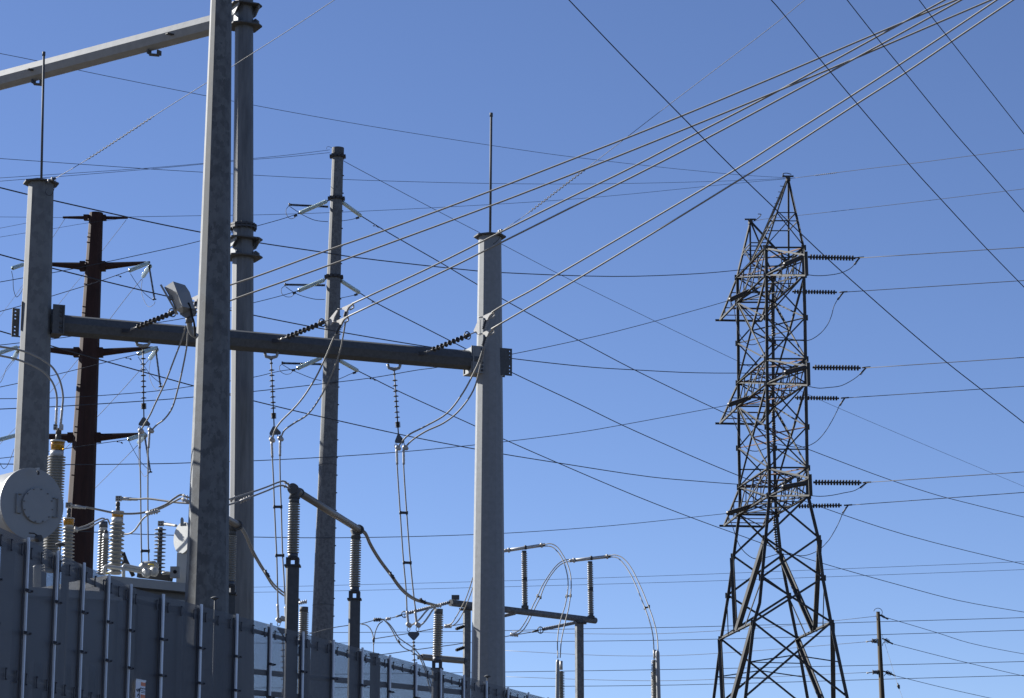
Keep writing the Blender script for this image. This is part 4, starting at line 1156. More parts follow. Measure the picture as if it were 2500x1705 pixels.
# set 2
drop('left cable of the middle dropper pair running down to the fence', None, [(663, 1078), (665, 1118), (668, 1183), (670, 1237.6), (673.8, 1322), (675.6, 1356.7), (678.4, 1476)], yb_, yb_, 3.7)
drop('right cable of the middle dropper pair running down beside the first ribbed post', None, [(684, 1076), (683.4, 1112.6), (684.4, 1183), (686.5, 1237.6), (690, 1356.7), (692.8, 1403), (696.6, 1476)], yb_, yb_, 3.7)
ferrule('j', (172, 1185), (178, 1335), yb_, 'ribbed terminal at the top of the left cable of the middle dropper pair', bulge=(176, 1170), hook=(162, 1140))
ferrule('j', (254, 1175), (252, 1322), yb_, 'ribbed terminal at the top of the right cable of the middle dropper pair', bulge=(258, 1158), hook=(242, 1128))
ferrule('g', (1240, 560), (1249, 725), yb_, 'ribbed terminal at the foot of the left cable of the middle dropper pair', bulge=(1252, 738), hook=(1252, 775))
ferrule('g', (1325, 588), (1330, 705), yb_, 'ribbed terminal at the foot of the right cable of the middle dropper pair', bulge=(1300, 722))
# set 3
drop('left cable of the right dropper pair running down past the curved jumpers', None, [(968, 1100), (969.5, 1134.5), (976.8, 1249), (985, 1369.8), (991.5, 1442), (993.5, 1492)], yc, yc, 3.6)
drop('right cable of the right dropper pair running down past the curved jumpers', None, [(985.5, 1098), (985.4, 1134.5), (992.6, 1249), (1001.8, 1371), (1008.7, 1442), (1015, 1494)], yc, yc, 3.6)
ferrule('s', (1425, 1150), (1430, 1292), yc, 'ribbed terminal at the top of the left cable of the right dropper pair', bulge=(1438, 1140), hook=(1418, 1118))
ferrule('s', (1490, 1150), (1492, 1292), yc, 'ribbed terminal at the top of the right cable of the right dropper pair', bulge=(1507, 1138), hook=(1487, 1110))
ferrule('h', (501, 845), (512, 955), yc, 'ribbed terminal at the foot of the left cable of the right dropper pair', bulge=(516, 965), hook=(514, 998))
ferrule('h', (570, 850), (584, 955), yc, 'ribbed terminal at the foot of the right cable of the right dropper pair', bulge=(594, 965), hook=(590, 998))
def spacer(label, p0, p1, Y, w_=6, group='spacers between twin cables'):
    a_, b_ = P(*p0, Y), P(*p1, Y)
    d = (b_ - a_).normalized()
    T = thing('cable_spacer', label, 'spacer', a_, group)
    MB().bar(a_ - d * px(2, Y), b_ + d * px(2, Y), px(w_, Y), px(w_, Y), V((0, 1, 0))).build('spacer_bar', 'dark', T)
    for q in (a_, b_):
        MB().tube([q - V((0, 0, px(4, Y))), q + V((0, 0, px(4, Y)))], px(3, Y), 8).build('spacer_clamp', 'dark', T)
spacer('spacer low between the cables behind the transformers', (346, 1345.5), (363, 1345.5), ya)
spacer('upper spacer of the middle dropper pair', (669.5, 1237.8), (686.8, 1237.8), yb_)
spacer('lower spacer of the middle dropper pair', (674.5, 1356.5), (691.5, 1356.5), yb_)
spacer('upper spacer of the right dropper pair', (977.5, 1252), (993.5, 1252.5), yc)
spacer('lower spacer of the right dropper pair', (986, 1374), (1002.5, 1374.5), yc)
# inverted yokes and strings under the droppers
susp('upright insulator under the foot of the middle dropper pair, seen through the fence', 0, 0, None, (1296, 888), (1310, 1600), (985, 1060, 1128, 1187, 1250, 1310, 1375, 1440), (1480, 1560), 'g', yb_, ((1240, 815), (1335, 830), (1335, 850), (1300, 895), (1285, 895), (1238, 835)))
susp('upright insulator under the foot of the right dropper pair, reaching into the fence', 0, 0, None, (557, 1095), (574, 1600), (1165, 1210, 1260, 1305, 1355, 1402, 1450, 1500), (1540, 1590), 'h', yc, ((508, 1030), (520, 1024), (596, 1024), (606, 1032), (604, 1048), (566, 1092), (550, 1092), (508, 1048)))
# jumpers from the tension clamps to the dropper tops
JC = 'jumpers from the tension clamps to the dropper tops'
drop('left jumper from behind the floodlight down to the left dropper', 'd', ((292, 775), (255, 900), (180, 1100), (90, 1330), (0, 1520), (-55, 1640), (-110, 1730), (-145, 1790)), Ye1, ya, 4.2, group=JC)
drop('right jumper from behind the floodlight curving down to the left dropper', None, [(459.5, 800), (456, 845), (448, 890), (434, 951), (419, 999), (400, 1025), (383.6, 1037), (366, 1055)], Ye1, ya, 4.2, group=JC)
drop('left jumper curving from the middle clamps down to the middle dropper', 'j', ((800, 140), (780, 165), (700, 350), (600, 560), (480, 750), (370, 880), (260, 990), (200, 1080), (178, 1170)), Ye2 - .2, yb_, 4.2, group=JC)
drop('right jumper curving from the middle clamps down to the middle dropper', 'j', ((885, 30), (868, 130), (835, 300), (740, 560), (650, 740), (520, 920), (380, 1010), (290, 1080), (258, 1160)), Ye2 - .2, yb_, 4.2, group=JC)
drop('left jumper curving from the right gantry pole clamps to the right dropper', None, [(1180.8, 845.8), (1170, 881.7), (1157, 910), (1130.6, 959), (1091, 1009.5), (1039.6, 1040.5), (995.7, 1063.8), (976, 1086), (971, 1096)], Ye3 - .2, yc, 4.2, group=JC)
drop('right jumper curving from the right gantry pole clamps to the right dropper', None, [(1183, 845.8), (1179, 870), (1174, 889), (1156, 952.6), (1119.8, 1004), (1083.6, 1032.8), (1039.7, 1053.4), (1006, 1075.4), (988, 1093.5)], Ye3 - .2, yc, 4.2, group=JC)
drop('short white jumper from the right dropper foot to the third ribbed post', 'h', ((515, 968), (545, 960), (570, 945), (610, 910), (660, 850), (700, 815), (740, 803)), yc, 61.5, 4.4, 'wirew', JC)
drop('second short jumper from the right dropper foot to the third ribbed post', 'h', ((594, 968), (620, 962), (650, 935), (690, 880), (720, 835), (745, 815)), yc, 61.5, 4.4, 'wirew', JC)

# ------------------------------------------------------------------ ribbed bus posts
def buspost(label, xt, yt, xb, yb, rs, n, rc, Y, post=None, m='porc', cap=None, pw=32, base=True, group='ribbed insulator posts', xb2=None):
    T = thing('bus_support', label, 'insulator post', (P(xb, yb, Y).x, Y, 0), group)
    a_, b_ = P(xt, yt, Y), P(xb, yb, Y)
    L = (b_ - a_).length; d = (b_ - a_) / L
    MB().lathe(a_, b_, shed_prof(L, n, px(rs, Y), px(rc, Y), thick=.4), 24).build('sheds', m, T)
    MB().tube([a_ - d * px(12, Y), a_], px(rc * 1.28, Y), 20).build('top_cap', 'galvd', T)
    MB().tube([b_, b_ + d * px(11, Y)], px(rc * 1.28, Y), 20).build('foot_cap', 'blue', T)
    if base:
        # open steel chair bracket, then the square post
        w_ = px(pw, Y)
        zt = (b_ + d * px(11, Y)).z; q = b_ + d * px(11, Y)
        h_ = px(14, Y)
        br = MB()
        br.box(V((q.x, Y, zt - .015)), w_ / 2, w_ / 2, .015); 
        br.box(V((q.x - w_ / 2 + .04, Y, zt - .03 - h_ / 2)), .04, w_ / 2 - .01, h_ / 2 - .001); br.box(V((q.x + w_ / 2 - .04, Y, zt - .03 - h_ / 2)), .04, w_ / 2 - .01, h_ / 2 - .001)
        br.box(V((q.x, Y, zt - .05 - h_)), w_ / 2 + .03, w_ / 2 + .03, .018)
        br.build('chair_bracket', 'dark', T)
        zq = zt - .07 - h_
        MB().box(V((q.x + (P(post[0], post[1], Y).x - q.x if post else 0) * .0, Y, zq / 2)), w_ / 2 - .01, w_ / 2 - .01, zq / 2, V((math.cos(.22), math.sin(.22), 0)) , V((-math.sin(.22), math.cos(.22), 0))).build('post', 'galvd', T)
    return T
YC1, YC2 = 50.0, 55.4
buspost('tallest ribbed insulator post, carrying the upper end of the sloping bus tube', 718.3, 1228, 715.2, 1352, 15, 20, 10, YC1)
buspost('second ribbed insulator post, carrying the lower end of the sloping bus tube', 868.8, 1318, 866, 1434, 14, 20, 9, YC2, pw=28)
buspost('third ribbed insulator post, before the right gantry pole, fed by curved cables', 1070.5, 1499, 1067.5, 1604, 12.5, 19, 8.5, 62, pw=25)
buspost('partly hidden ribbed post showing its upper sheds behind the first tall post', 741.8, 1494, 740, 1570, 12.5, 15, 8.5, 68, pw=22)
buspost('ribbed post half hidden behind the thick pole, under a bus tube end', 565, 1307, 562, 1420, 13.5, 20, 9, 49, pw=27)
# bus tubes
def bustube(label, p0, Y0, p1, Y1_, wpx, m='tube'):
    a_, b_ = P(*p0, Y0), P(*p1, Y1_)
    T = thing('bus_tube', label, 'bus tube', a_, 'aluminium bus tubes')
    r = px(wpx, (Y0 + Y1_) / 2) / 2
    MB().tube([a_, b_], r, 24).build('tube', m, T)
    d = (b_ - a_).normalized()
    for q, s_ in ((a_, 1), (b_, -1)):
        MB().tube([q - d * s_ * r * .8, q + d * s_ * r * .3], r * 1.45, 24).build('corona_ring', 'galvd' if m == 'tube' else 'alu', T)
    return T, a_, b_, r, d
T, a_, b_, r_, d_ = bustube('thick bus tube sloping down right between the two tall ribbed posts', (716, 1194), YC1 - .1, (876, 1293), YC2 - .1, 18)
for q, Yq in ((P(718.6, 1208, YC1), YC1), (P(868.8, 1305, YC2), YC2)):
    MB().lathe(q + V((0, 0, .14)), q - V((0, 0, .08)), [(0, .1), (.06, .13), (.14, .09), (.22, .12)], 16).build('tube_clamp', 'galvd', T)
q = a_ + d_ * .45
MB().tube([q, q + d_ * .06], r_ * 1.3, 24).build('tube_clamp', 'galvd', T)
T, a_, b_, r_, d_ = bustube('short stub of bus tube emerging from behind the thick pole', (505, 1240), 47, (580, 1282), 48.9, 18)
MB().lathe(P(565.5, 1285, 49) + V((0, 0, .1)), P(565.3, 1300, 49), [(0, .09), (.05, .12), (.1, .08), (.2, .1)], 16).build('tube_clamp', 'galvd', T)
CJ = 'curved bus cables'
def busc(label, key, pts, Y0, Y1_, wpx=4.5, m='wire'):
    return wire(label, N(key, *pts), Y0, Y1_, wpx, m, 'bus cable', CJ, 'bus_cable', 6, 8)
busc('upper cable from the thick pole to the top end of the sloping bus tube', 'f', ((600, 485), (690, 455), (850, 405), (1000, 352), (1110, 308), (1160, 298), (1220, 340)), 47.5, YC1 - .2)
busc('lower cable from the thick pole to the top end of the sloping bus tube', 'f', ((600, 535), (740, 490), (870, 440), (1010, 385), (1090, 350), (1150, 340), (1220, 368)), 47.5, YC1 - .2)
busc('upper long cable curving from the sloping tube down to the third ribbed post', 'h', ((118, 150), (150, 178), (195, 275), (270, 400), (370, 535), (440, 630), (505, 695), (580, 742), (660, 768), (770, 797)), YC2 - .1, 61.8, 4.6)
busc('lower long cable curving from the sloping tube down to the third ribbed post', 'h', ((112, 165), (142, 192), (185, 285), (262, 412), (362, 545), (430, 640), (495, 705), (570, 752), (650, 777), (770, 803)), YC2 + .1, 62.1, 4.6)
busc('upper cable curving from the tube stub down behind the first tall post', 'f', ((730, 725), (760, 752), (800, 815), (860, 960), (925, 1080), (990, 1185), (1060, 1290), (1120, 1345), (1200, 1400), (1310, 1440)), 48.9, 67, 4.6)
busc('lower cable curving from the tube stub down behind the first tall post', 'f', ((725, 738), (752, 765), (790, 828), (848, 970), (915, 1090), (980, 1195), (1045, 1300), (1105, 1362), (1190, 1420), (1310, 1452)), 48.9, 67, 4.6)
def clampbox(label, key, a, b, Y, w_=5.5, m='dark', teeth=0):
    p0, p1 = P(*nb(key, a), Y), P(*nb(key, b), Y)
    T = thing('cable_clamp', label, 'clamp', p0, 'bolted cable clamps')
    MB().tube([p0, p1], px(w_, Y) * .6, 8).build('clamp_body', m, T)
    mb = MB()
    d = (p1 - p0)
    for k in range(max(teeth, 2)):
        c = p0 + d * ((k + .5) / max(teeth, 2))
        mb.tube([c - V((.0, 0, px(w_, Y))), c + V((.01, 0, px(w_, Y)))], px(1.6, Y), 6)
    mb.build('bolt_row', m, T)
    return T
clampbox('dark clamp midway down the cables from the tube stub', 'f', (975, 1160), (1020, 1225), 52)
clampbox('upper dark clamp on the long cables to the third ribbed post', 'h', (352, 515), (392, 568), 58)
clampbox('lower dark clamp on the long cables to the third ribbed post', 'h', (605, 742), (665, 778), 60.5)
clampbox('triple bolted clamp joining the cables right of the thick pole', 'f', (735, 495), (835, 455), 48.3, 6, 'alu', 4)
clampbox('small bolted clamp on the cables close to the thick pole', 'f', (640, 492), (695, 445), 48, 5, 'alu', 2)
clampbox('terminal lug at the upper end of the sloping bus tube', 'f', (1160, 300), (1215, 335), YC1 - .3, 4, 'alu')
clampbox('second terminal lug at the upper end of the sloping bus tube', 'f', (1150, 340), (1215, 365), YC1 - .3, 4, 'alu')
clampbox('pale bar terminal on top of the third ribbed post', 'h', (735, 800), (795, 798), 62, 5, 'alu', 3)
clampbox('bolted terminal on top of the partly hidden ribbed post', 'g', (1470, 548), (1560, 532), 68, 5, 'alu', 4)

# ------------------------------------------------------------------ low bus frame on the right with two standing insulators
Yl, Yr = 72.0, 77.0
lf = thing('low_bus_frame', 'low steel frame right of the gantry pole: round beam on two square posts', 'steel frame', (P(1412, 1520, 76.4).x, 76.4, 0))
LA, LB = P(1100, 1472, Yl), P(1453, 1515.5, Yr)
MB().tube([LA, LB], px(16.5, 74.5) / 2, 20).build('round_beam', 'galv2', lf)
for xx, yy, ww, Yp in ((1140, 1478, 16, 72.6), (1414, 1512, 17.5, 76.4)):
    q = P(xx, yy, Yp)
    MB().box(V((q.x, Yp, q.z / 2)), px(ww, Yp) / 2, px(ww, Yp) / 2, q.z / 2, V((.96, .28, 0)), V((-.28, .96, 0))).build('post', 'galv2', lf)
    MB().box(q + V((0, 0, -.12)), .22, .16, .02).build('saddle_plate', 'dark', lf)
MB().box(P(1112, 1459, Yl + .2), .11, .1, .06).build('end_block', 'galvd', lf)
for (l_, xt, yt, xb, yb, Yq, tp, tq, ycp) in (('left', 1279.7, 1350, 1281.6, 1478, 74.5, (1243, 1343.5), (1321, 1332), 1414.5), ('right', 1440.5, 1376, 1442.8, 1503, 76.8, (1402, 1368.3), (1481, 1359.5), 1438.9)):
    T = thing('standing_insulator', '%s of the two double ribbed insulators standing on the low frame' % l_, 'insulator', P(xb, yb, Yq), 'insulators standing on the low frame')
    for y0, y1 in ((yt, ycp - 3), (ycp + 3, yb - 4)):
        a_, b_ = P(xt + (xb - xt) * (y0 - yt) / (yb - yt), y0, Yq), P(xt + (xb - xt) * (y1 - yt) / (yb - yt), y1, Yq)
        MB().lathe(a_, b_, shed_prof((b_ - a_).length, 13, px(7.8, Yq), px(5, Yq)), 18).build('sheds', 'porc', T)
    q = P((xt + xb) / 2, ycp, Yq)
    MB().tube([q + V((0, 0, .045)), q - V((0, 0, .045))], px(6.8, Yq), 14).build('coupling', 'dark', T)
    q = P(xb, yb, Yq)
    MB().tube([q + V((0, 0, .07)), q - V((0, 0, .03))], px(6.5, Yq), 14).build('foot_flange', 'galvd', T)
    MB().box(q - V((0, 0, .06)), px(9, Yq), px(9, Yq), .04).build('base_plate', 'galvd', T)
    MB().tube([P(xt, yt - 5, Yq), P(xt, yt, Yq)], px(6, Yq), 14).build('top_cap', 'galvd', T)
    TT, a_, b_, r_, d_ = bustube('short pale bus tube on top of the %s double insulator' % l_, tp, Yq - .05, tq, Yq + .05, 8.5, 'tubel')
    q = P(xt + 3, yt - 13, Yq)
    MB().tube([q - d_ * .03, q + d_ * .03], r_ * 1.35, 16).build('tube_clamp', 'dark', TT)
    MB().tube([a_ - d_ * .16, a_], .05, 10).build('end_stub', 'alu', TT)
    MB().tube([b_, b_ + d_ * .12], .05, 10).build('end_stub', 'dark', TT)
LJ = 'looping jumpers at the low frame'
def lj(label, pts, Y0, Y1_, key='i', wpx=2.7, m='wire'):
    return wire(label, N(key, *pts), Y0, Y1_, wpx, m, 'jumper cable', LJ, 'jumper_cable', 6, 8)
lj('outer cable looping from the left pale tube down to the near cable termination', ((600, 283), (630, 277), (665, 271), (695, 276), (735, 302), (775, 358), (812, 425), (843, 520), (852, 620), (845, 718), (830, 820), (806, 920), (785, 1010), (768, 1100), (758, 1240)), 74.5, 72)
lj('inner cable looping from the left pale tube down to the near cable termination', ((600, 290), (630, 291), (665, 292), (690, 300), (735, 338), (785, 420), (813, 510), (825, 590), (820, 690), (800, 800), (775, 880), (750, 970), (736, 1090), (738, 1245)), 74.6, 72)
lj('outer cable arching from the right pale tube left down to the strain line', ((860, 405), (820, 407), (790, 413), (745, 440), (700, 487), (645, 565), (600, 640), (565, 722), (530, 790), (490, 882), (450, 955), (410, 1008), (365, 1033)), 76.8, 75)
lj('inner cable arching from the right pale tube left down to the strain line', ((860, 420), (820, 425), (790, 433), (745, 462), (700, 512), (660, 570), (620, 645), (588, 728), (550, 805), (515, 880), (478, 955), (440, 1010), (398, 1042)), 76.9, 75)
lj('outer cable arching from the right pale tube down to the far cable termination', ((1165, 373), (1195, 369), (1220, 366), (1270, 380), (1320, 420), (1370, 490), (1420, 590), (1465, 690), (1510, 805), (1545, 900), (1570, 990), (1585, 1080), (1591, 1180)), 76.8, 74)
lj('inner cable arching from the right pale tube down to the far cable termination', ((1165, 385), (1195, 384), (1220, 384), (1255, 398), (1300, 445), (1350, 520), (1400, 620), (1440, 720), (1480, 822), (1515, 920), (1540, 1012), (1552, 1100), (1557, 1260)), 76.9, 74)
for l_, a, b, Yq in (('loop left of the double insulators', (566, 716), (590, 728), 76), ('loop crossing the round beam', (812, 719), (846, 713), 73.5), ('rightmost arching loop', (1480, 820), (1512, 806), 75.5)):
    spacer('small spacer on the %s' % l_, nb('i', a), nb('i', b), Yq, 3.2, 'small spacers on the looping jumpers')
lj('upper cable dropping from behind the right gantry pole to the strain line', ((1060, 560), (1042, 620), (1000, 740), (960, 820), (920, 890), (880, 948), (838, 966)), 69, 72, 'h')
lj('lower cable dropping from behind the right gantry pole to the strain line', ((1070, 610), (1045, 690), (1010, 780), (980, 850), (930, 935), (895, 965), (862, 976)), 69, 72, 'h')
SG = 'strain strings at the low frame'
def strain(label, key, a, b, ring, clampa, clampb, Y0, Y1_):
    T = string(label, P(*nb(key, a), Y0), P(*nb(key, b), Y1_), px(4.3, Y0), 20, px(2, Y0), 'poly', group=SG, name='strain_insulator', frac=.03)
    if ring:
        c = P(*nb(key, ring), Y1_)
        d = (P(*nb(key, b), Y1_) - P(*nb(key, a), Y0)).normalized() + V((0, -.35, 0)); d.normalize()
        aa, bb = MB().frame(d)
        rr = px(8, Y1_)
        mb = MB().tube([c + (aa * math.cos(2 * math.pi * k / 24) + bb * math.sin(2 * math.pi * k / 24)) * rr for k in range(25)], px(1.3, Y1_), 6)
        mb.tube([c - bb * rr, c + bb * rr], px(.8, Y1_), 5); mb.tube([c - aa * rr, c + aa * rr], px(.8, Y1_), 5)
        mb.build('grading_ring', 'dark', T)
        MB().tube([P(*nb(key, clampa), Y1_), P(*nb(key, clampb), Y1_)], px(2.4, Y1_), 8).build('clevis', 'dark', T)
strain('ribbed strain string with a ring under the right end of the low frame beam', 'i', (900, 940), (608, 1000), (590, 1006), (520, 1022), (575, 1008), 76.3, 75.2)
strain('ribbed strain string with a ring left of the low frame, near the third ribbed post', 'h', (862, 770), (492, 866), (477, 872), (405, 892), (455, 878), 72, 71)
strain('short visible end of a ribbed strain string just right of the gantry pole', 'i', (378, 862), (250, 892), None, None, None, 74.8, 74.4)
SL = 'slack bus wires low on the right'
def slack(label, key, pts, Y0, Y1_, wpx=2.4, m='wire'):
    return wire(label, N(key, *pts), Y0, Y1_, wpx, m, 'bus wire', SL, 'bus_wire', 4, 6)
slack('wire from the left strain string down left to the partly hidden ribbed post', 'h', ((452, 880), (345, 908), (235, 920), (110, 952), (0, 966), (-150, 990), (-335, 1040)), 71, 69)
slack('wire from the right strain string to the right gantry pole', 'i', ((520, 1023), (430, 1038), (360, 1048), (290, 1062), (200, 1080)), 75.2, 74)
slack('upper slack wire running left from the low frame left post', 'h', ((990, 950), (870, 972), (720, 996), (605, 1018), (510, 1035), (400, 1052), (222, 1080)), 72.5, 70)
slack('lower slack wire running left from the low frame left post', 'h', ((990, 1115), (900, 1130), (800, 1143), (600, 1170), (430, 1195), (260, 1218), (60, 1245)), 72.5, 70)
slack('pale doubled cable snaking down from the strain wire to the level insulator', 'h', ((240, 910), (290, 913), (330, 945), (372, 1005), (400, 1062), (430, 1112), (480, 1160), (545, 1190), (600, 1235), (635, 1300), (670, 1400), (700, 1540)), 70.5, 70, 3.2, 'wirew')
slack('second pale cable snaking down from the strain wire to the level insulator', 'h', ((262, 925), (300, 920), (345, 950), (385, 1000), (425, 1065), (480, 1108), (540, 1148), (585, 1190), (625, 1245), (668, 1350), (715, 1500)), 70.5, 70, 3.2, 'wirew')
slack('left branch of the dark arched jumper left of the middle fence posts', 'h', ((112, 956), (150, 962), (185, 990), (207, 1035), (214, 1090), (215, 1240)), 70, 69, 2.8, 'wired')
slack('right branch of the dark arched jumper left of the middle fence posts', 'h', ((292, 932), (262, 955), (235, 1010), (224, 1060), (222, 1095), (216, 1130)), 70, 69, 2.8, 'wired')
clampbox('toothed clamp at the start of the pale snaking cables', 'h', (215, 918), (275, 918), 70.4, 5, 'dark', 4)
clampbox('toothed clamp on the strain wire right of the pale snaking cables', 'h', (320, 912), (362, 908), 70.4, 4, 'alu', 3)
clampbox('small clamp where the pale snaking cables cross', 'h', (424, 1088), (440, 1116), 70, 3, 'dark', 2)
clampbox('toothed clamp left of the right gantry pole', 'h', (818, 972), (880, 972), 72, 5, 'alu', 5)
clampbox('toothed clamp right of the right gantry pole', 'i', (332, 1042), (402, 1048), 75, 5, 'alu', 5)
clampbox('small dark block where the arched jumpers join', 'h', (215, 1075), (218, 1105), 69, 5, 'dark', 2)
for l_, y_ in (('upper', 985), ('lower', 1165)):
    T = string('%s tiny dark insulator beside the low frame left post' % l_, P(*nb('h', (985, y_ - 12)), 72.5), P(*nb('h', (918, y_ + 12)), 72.3), .05, 4, .025, 'black', name='line_insulator', group='tiny insulators beside the low frame post')
# level ribbed insulator
T = thing('level_insulator', 'thick ribbed insulator lying level beside the low frame left post', 'insulator', P(1132, 1613, 72.6))
a_, b_ = P(*nb('h', (625, 1235)), 71.8), P(*nb('h', (975, 1266)), 72.5)
MB().lathe(a_, b_, shed_prof((b_ - a_).length, 34, px(8.2, 72), px(6.8, 72)), 18).build('sheds', 'porc', T)
MB().tube([b_, P(*nb('h', (1010, 1268)), 72.6)], px(7.5, 72), 12).build('end_fitting', 'galvd', T)
MB().tube([a_ - V((.12, 0, 0)), a_], px(6, 72), 12).build('end_fitting', 'dark', T)
# cable terminations (round tube with ribbed arrester behind)
for l_, x0, y0, x1, w_, xa, ya_, wa, Yq in (('near', 1361.8, 1610, 1360.6, 9.5, 1370, 1640, 8.5, 72), ('far', 1605, 1588, 1608, 10.5, 1598.5, 1612, 9.5, 74)):
    q = P(x0, y0, Yq); qb = P(x1, 1705, Yq)
    T = thing('cable_termination', '%s cable termination at the bottom edge: smooth grey tube with a ribbed column behind' % ('left' if l_ == 'near' else 'right'), 'cable termination', (q.x, Yq, 0), 'cable terminations below the looping jumpers')
    bx = q + (qb - q) * (q.z / (q.z - qb.z))
    r = px(w_, Yq) / 2
    MB().lathe(q, bx, [(0, r * .3), (.03, r * .8), (.08, r), ((bx - q).length, r)], 18).build('tube', 'paint', T)
    q2 = P(xa, ya_, Yq + .3)
    MB().lathe(q2, V((q2.x + .02, q2.y, 0.5)), shed_prof(q2.z - .5, int((q2.z - .5) / .045), px(wa, Yq), px(wa * .55, Yq)), 16).build('sheds', 'porc', T)
    MB().tube([q2 + V((0, 0, .3)), q2 + V((0, 0, .05))], px(4, Yq), 10).build('top_terminal', 'alu', T)
string('slender second ribbed column left of the right cable termination', P(1595, 1640, 74.6), P(1596, 1720, 74.6), px(7, 74), 22, px(4, 74), 'porc', name='surge_arrester', fit='dark')

# pipe beams seen through the fence
for l_, p0, p1, Ya_, Yb2, w_ in (('upper', (560, 1634), (1140, 1692), 66, 71, 14), ('lower', (560, 1686), (760, 1704), 66, 68, 14)):
    T = tag(MB().tube([P(*p0, Ya_), P(*p1, Yb2)], px(w_, 68) / 2, 16).build('pipe_beam', 'galvd'), '%s grey pipe beam crossing behind the fence mesh' % l_, 'pipe', 'pipe beams behind the fence')
q = P(914, 1598, 66)
T = thing('square_post', 'plain square steel post behind the fence between the second and third ribbed posts', 'post', (q.x, 66, 0))
MB().box(V((q.x, 66, q.z / 2)), px(20, 66) / 2, px(20, 66) / 2, q.z / 2).build('shaft', 'galvd', T)
MB().box(q, px(12, 66), px(12, 66), .02).build('top_plate', 'galvd', T)

# ------------------------------------------------------------------ transformer (left)
tr = thing('transformer', 'pale grey power transformer behind the fence with bushings and a round expansion tank', 'transformer', (P(250, 1440, 48).x, 48, 0))
# tank bodies
c0, c1 = P(262, 1405, 48.5), P(455, 1420, 46.2)
dz = V((0, 0, 1))
def wallbox(a_, b_, depth, ztop, zbot, name, m, parent, t=None):
    d = (b_ - a_); d.z = 0; d.normalize(); n = V((-d.y, d.x, 0))
    A = [V((a_.x, a_.y, 0)), V((b_.x, b_.y, 0)), V((b_.x, b_.y, 0)) + n * depth, V((a_.x, a_.y, 0)) + n * depth]
    mb = MB()
    mb.v = [V((p.x, p.y, zbot)) for p in A] + [V((p.x, p.y, ztop)) for p in A]
    for f in ((0, 1, 5, 4), (1, 2, 6, 5), (2, 3, 7, 6), (3, 0, 4, 7), (4, 5, 6, 7), (3, 2, 1, 0)): mb.face(f)
    return mb.build(name, m, parent)
zt = c1.z
e0, e1 = PZ(262, 1405, zt), PZ(505, 1429, zt)
wallbox(e0, e1, 2.6, zt, zt - .16, 'cover_rim', 'paint', tr)
i0 = e0 + (e1 - e0).normalized() * .05; 
nrm_ = V((-(e1 - e0).y, (e1 - e0).x, 0)).normalized()
tank = wallbox(e0 + nrm_ * .25, e1 + nrm_ * .25, 2.1, zt - .163, .3, 'tank', 'paintd', tr)
rb = MB()
for k in range(6):
    q = e0 + (e1 - e0) * (k / 5) + nrm_ * .2
    rb.box(V((q.x, q.y, zt / 2)), .04, .06, zt / 2 - .35)
rb.build('stiffener', 'paintd', tank)
wallbox(e0 + nrm_ * .12 - V((0, 0, 0)), e1 + nrm_ * .12, .3, zt - .3, zt - .42, 'rim_beam', 'paint', tr)
zl_ = P(40, 1432, 43.4).z
f0, f1 = PZ(-40, 1427, zl_), PZ(292, 1447, zl_)
wallbox(f0, f1, 3.0, zl_, zl_ - .14, 'cover_rim', 'paint', tr)
nf = V((-(f1 - f0).y, (f1 - f0).x, 0)).normalized()
wallbox(f0 + nf * .25, f1 + nf * .25, 2.5, zl_ - .143, .3, 'tank', 'paintd', tr)
# radiators in front of the left tank
for k in range(9):
    q = f0 + (f1 - f0) * (.08 + k * .1) - nf * .15
    MB().box(V((q.x, q.y, zl_ / 2 - .4)), .035, .35, zl_ / 2 - .9).build('radiator_fin', 'paintd', tr)
# expansion tank (big round end plate, axis towards camera right)
YT = 42.0
cc = P(77, 1231, YT)
rad = px(90.5, YT) * 1.02
ax = V((math.sin(R(42)), -math.cos(R(42)), 0))       # end plate normal
body = MB().lathe(cc - ax * .02, cc - ax * 3.4, [(0, rad * .965), (.01, rad * .975), (3.2, rad * .975), (3.38, rad * .8)], 64)
et = body.build('expansion_tank', 'paintw', tr)
MB().lathe(cc + ax * .02, cc - ax * .03, [(0, rad), (.05, rad)], 64, False).build('end_plate', 'paint', et)  # same white paint as the tank body, greyed to stand in for shade
mh = rad * .49
mc = cc + ax * .03 + ax.cross(V((0, 0, 1))) * (-.09) - V((0, 0, .02))
MB().lathe(mc + ax * .035, mc - ax * .02, [(0, mh * .985), (.012, mh), (.055, mh)], 48, False).build('manhole_cover', 'paint', et)  # white like the tank, shade painted in by the greyer colour
sid = ax.cross(V((0, 0, 1))).normalized()
bo = MB()
for k in range(12):
    th = 2 * math.pi * (k + .3) / 12
    q = mc + (sid * math.cos(th) + V((0, 0, 1)) * math.sin(th)) * mh * .93 + ax * .035
    bo.tube([q, q + ax * .02], .012, 6, False)
bo.build('cover_bolts', 'paintd', et)
for s_ in (-1, 1):
    q = mc + sid * (s_ * mh * 1.03)
    MB().tube([q - V((0, 0, .16)), q - V((0, 0, .16)) + sid * s_ * .09 + ax * .02, q + V((0, 0, .16)) + sid * s_ * .09 + ax * .02, q + V((0, 0, .16))], .014, 6).build('cover_handle', 'paint', et)
q = cc + ax * .04
MB().tube([P(*nb('e', (300, 858)), YT - .2), P(*nb('e', (372, 852)), YT - .3)], .042, 14).build('drain_pipe', 'paint', et)
MB().tube([P(*nb('e', (355, 853)), YT - .3), P(*nb('e', (392, 850)), YT - .34)], .058, 12).build('drain_valve', 'dark', et)
MB().tube([P(*nb('e', (280, 800)), YT - .3), P(*nb('e', (330, 803)), YT - .3), P(*nb('e', (365, 825)), YT - .3)], .012, 6).build('valve_handle', 'brownins', et)
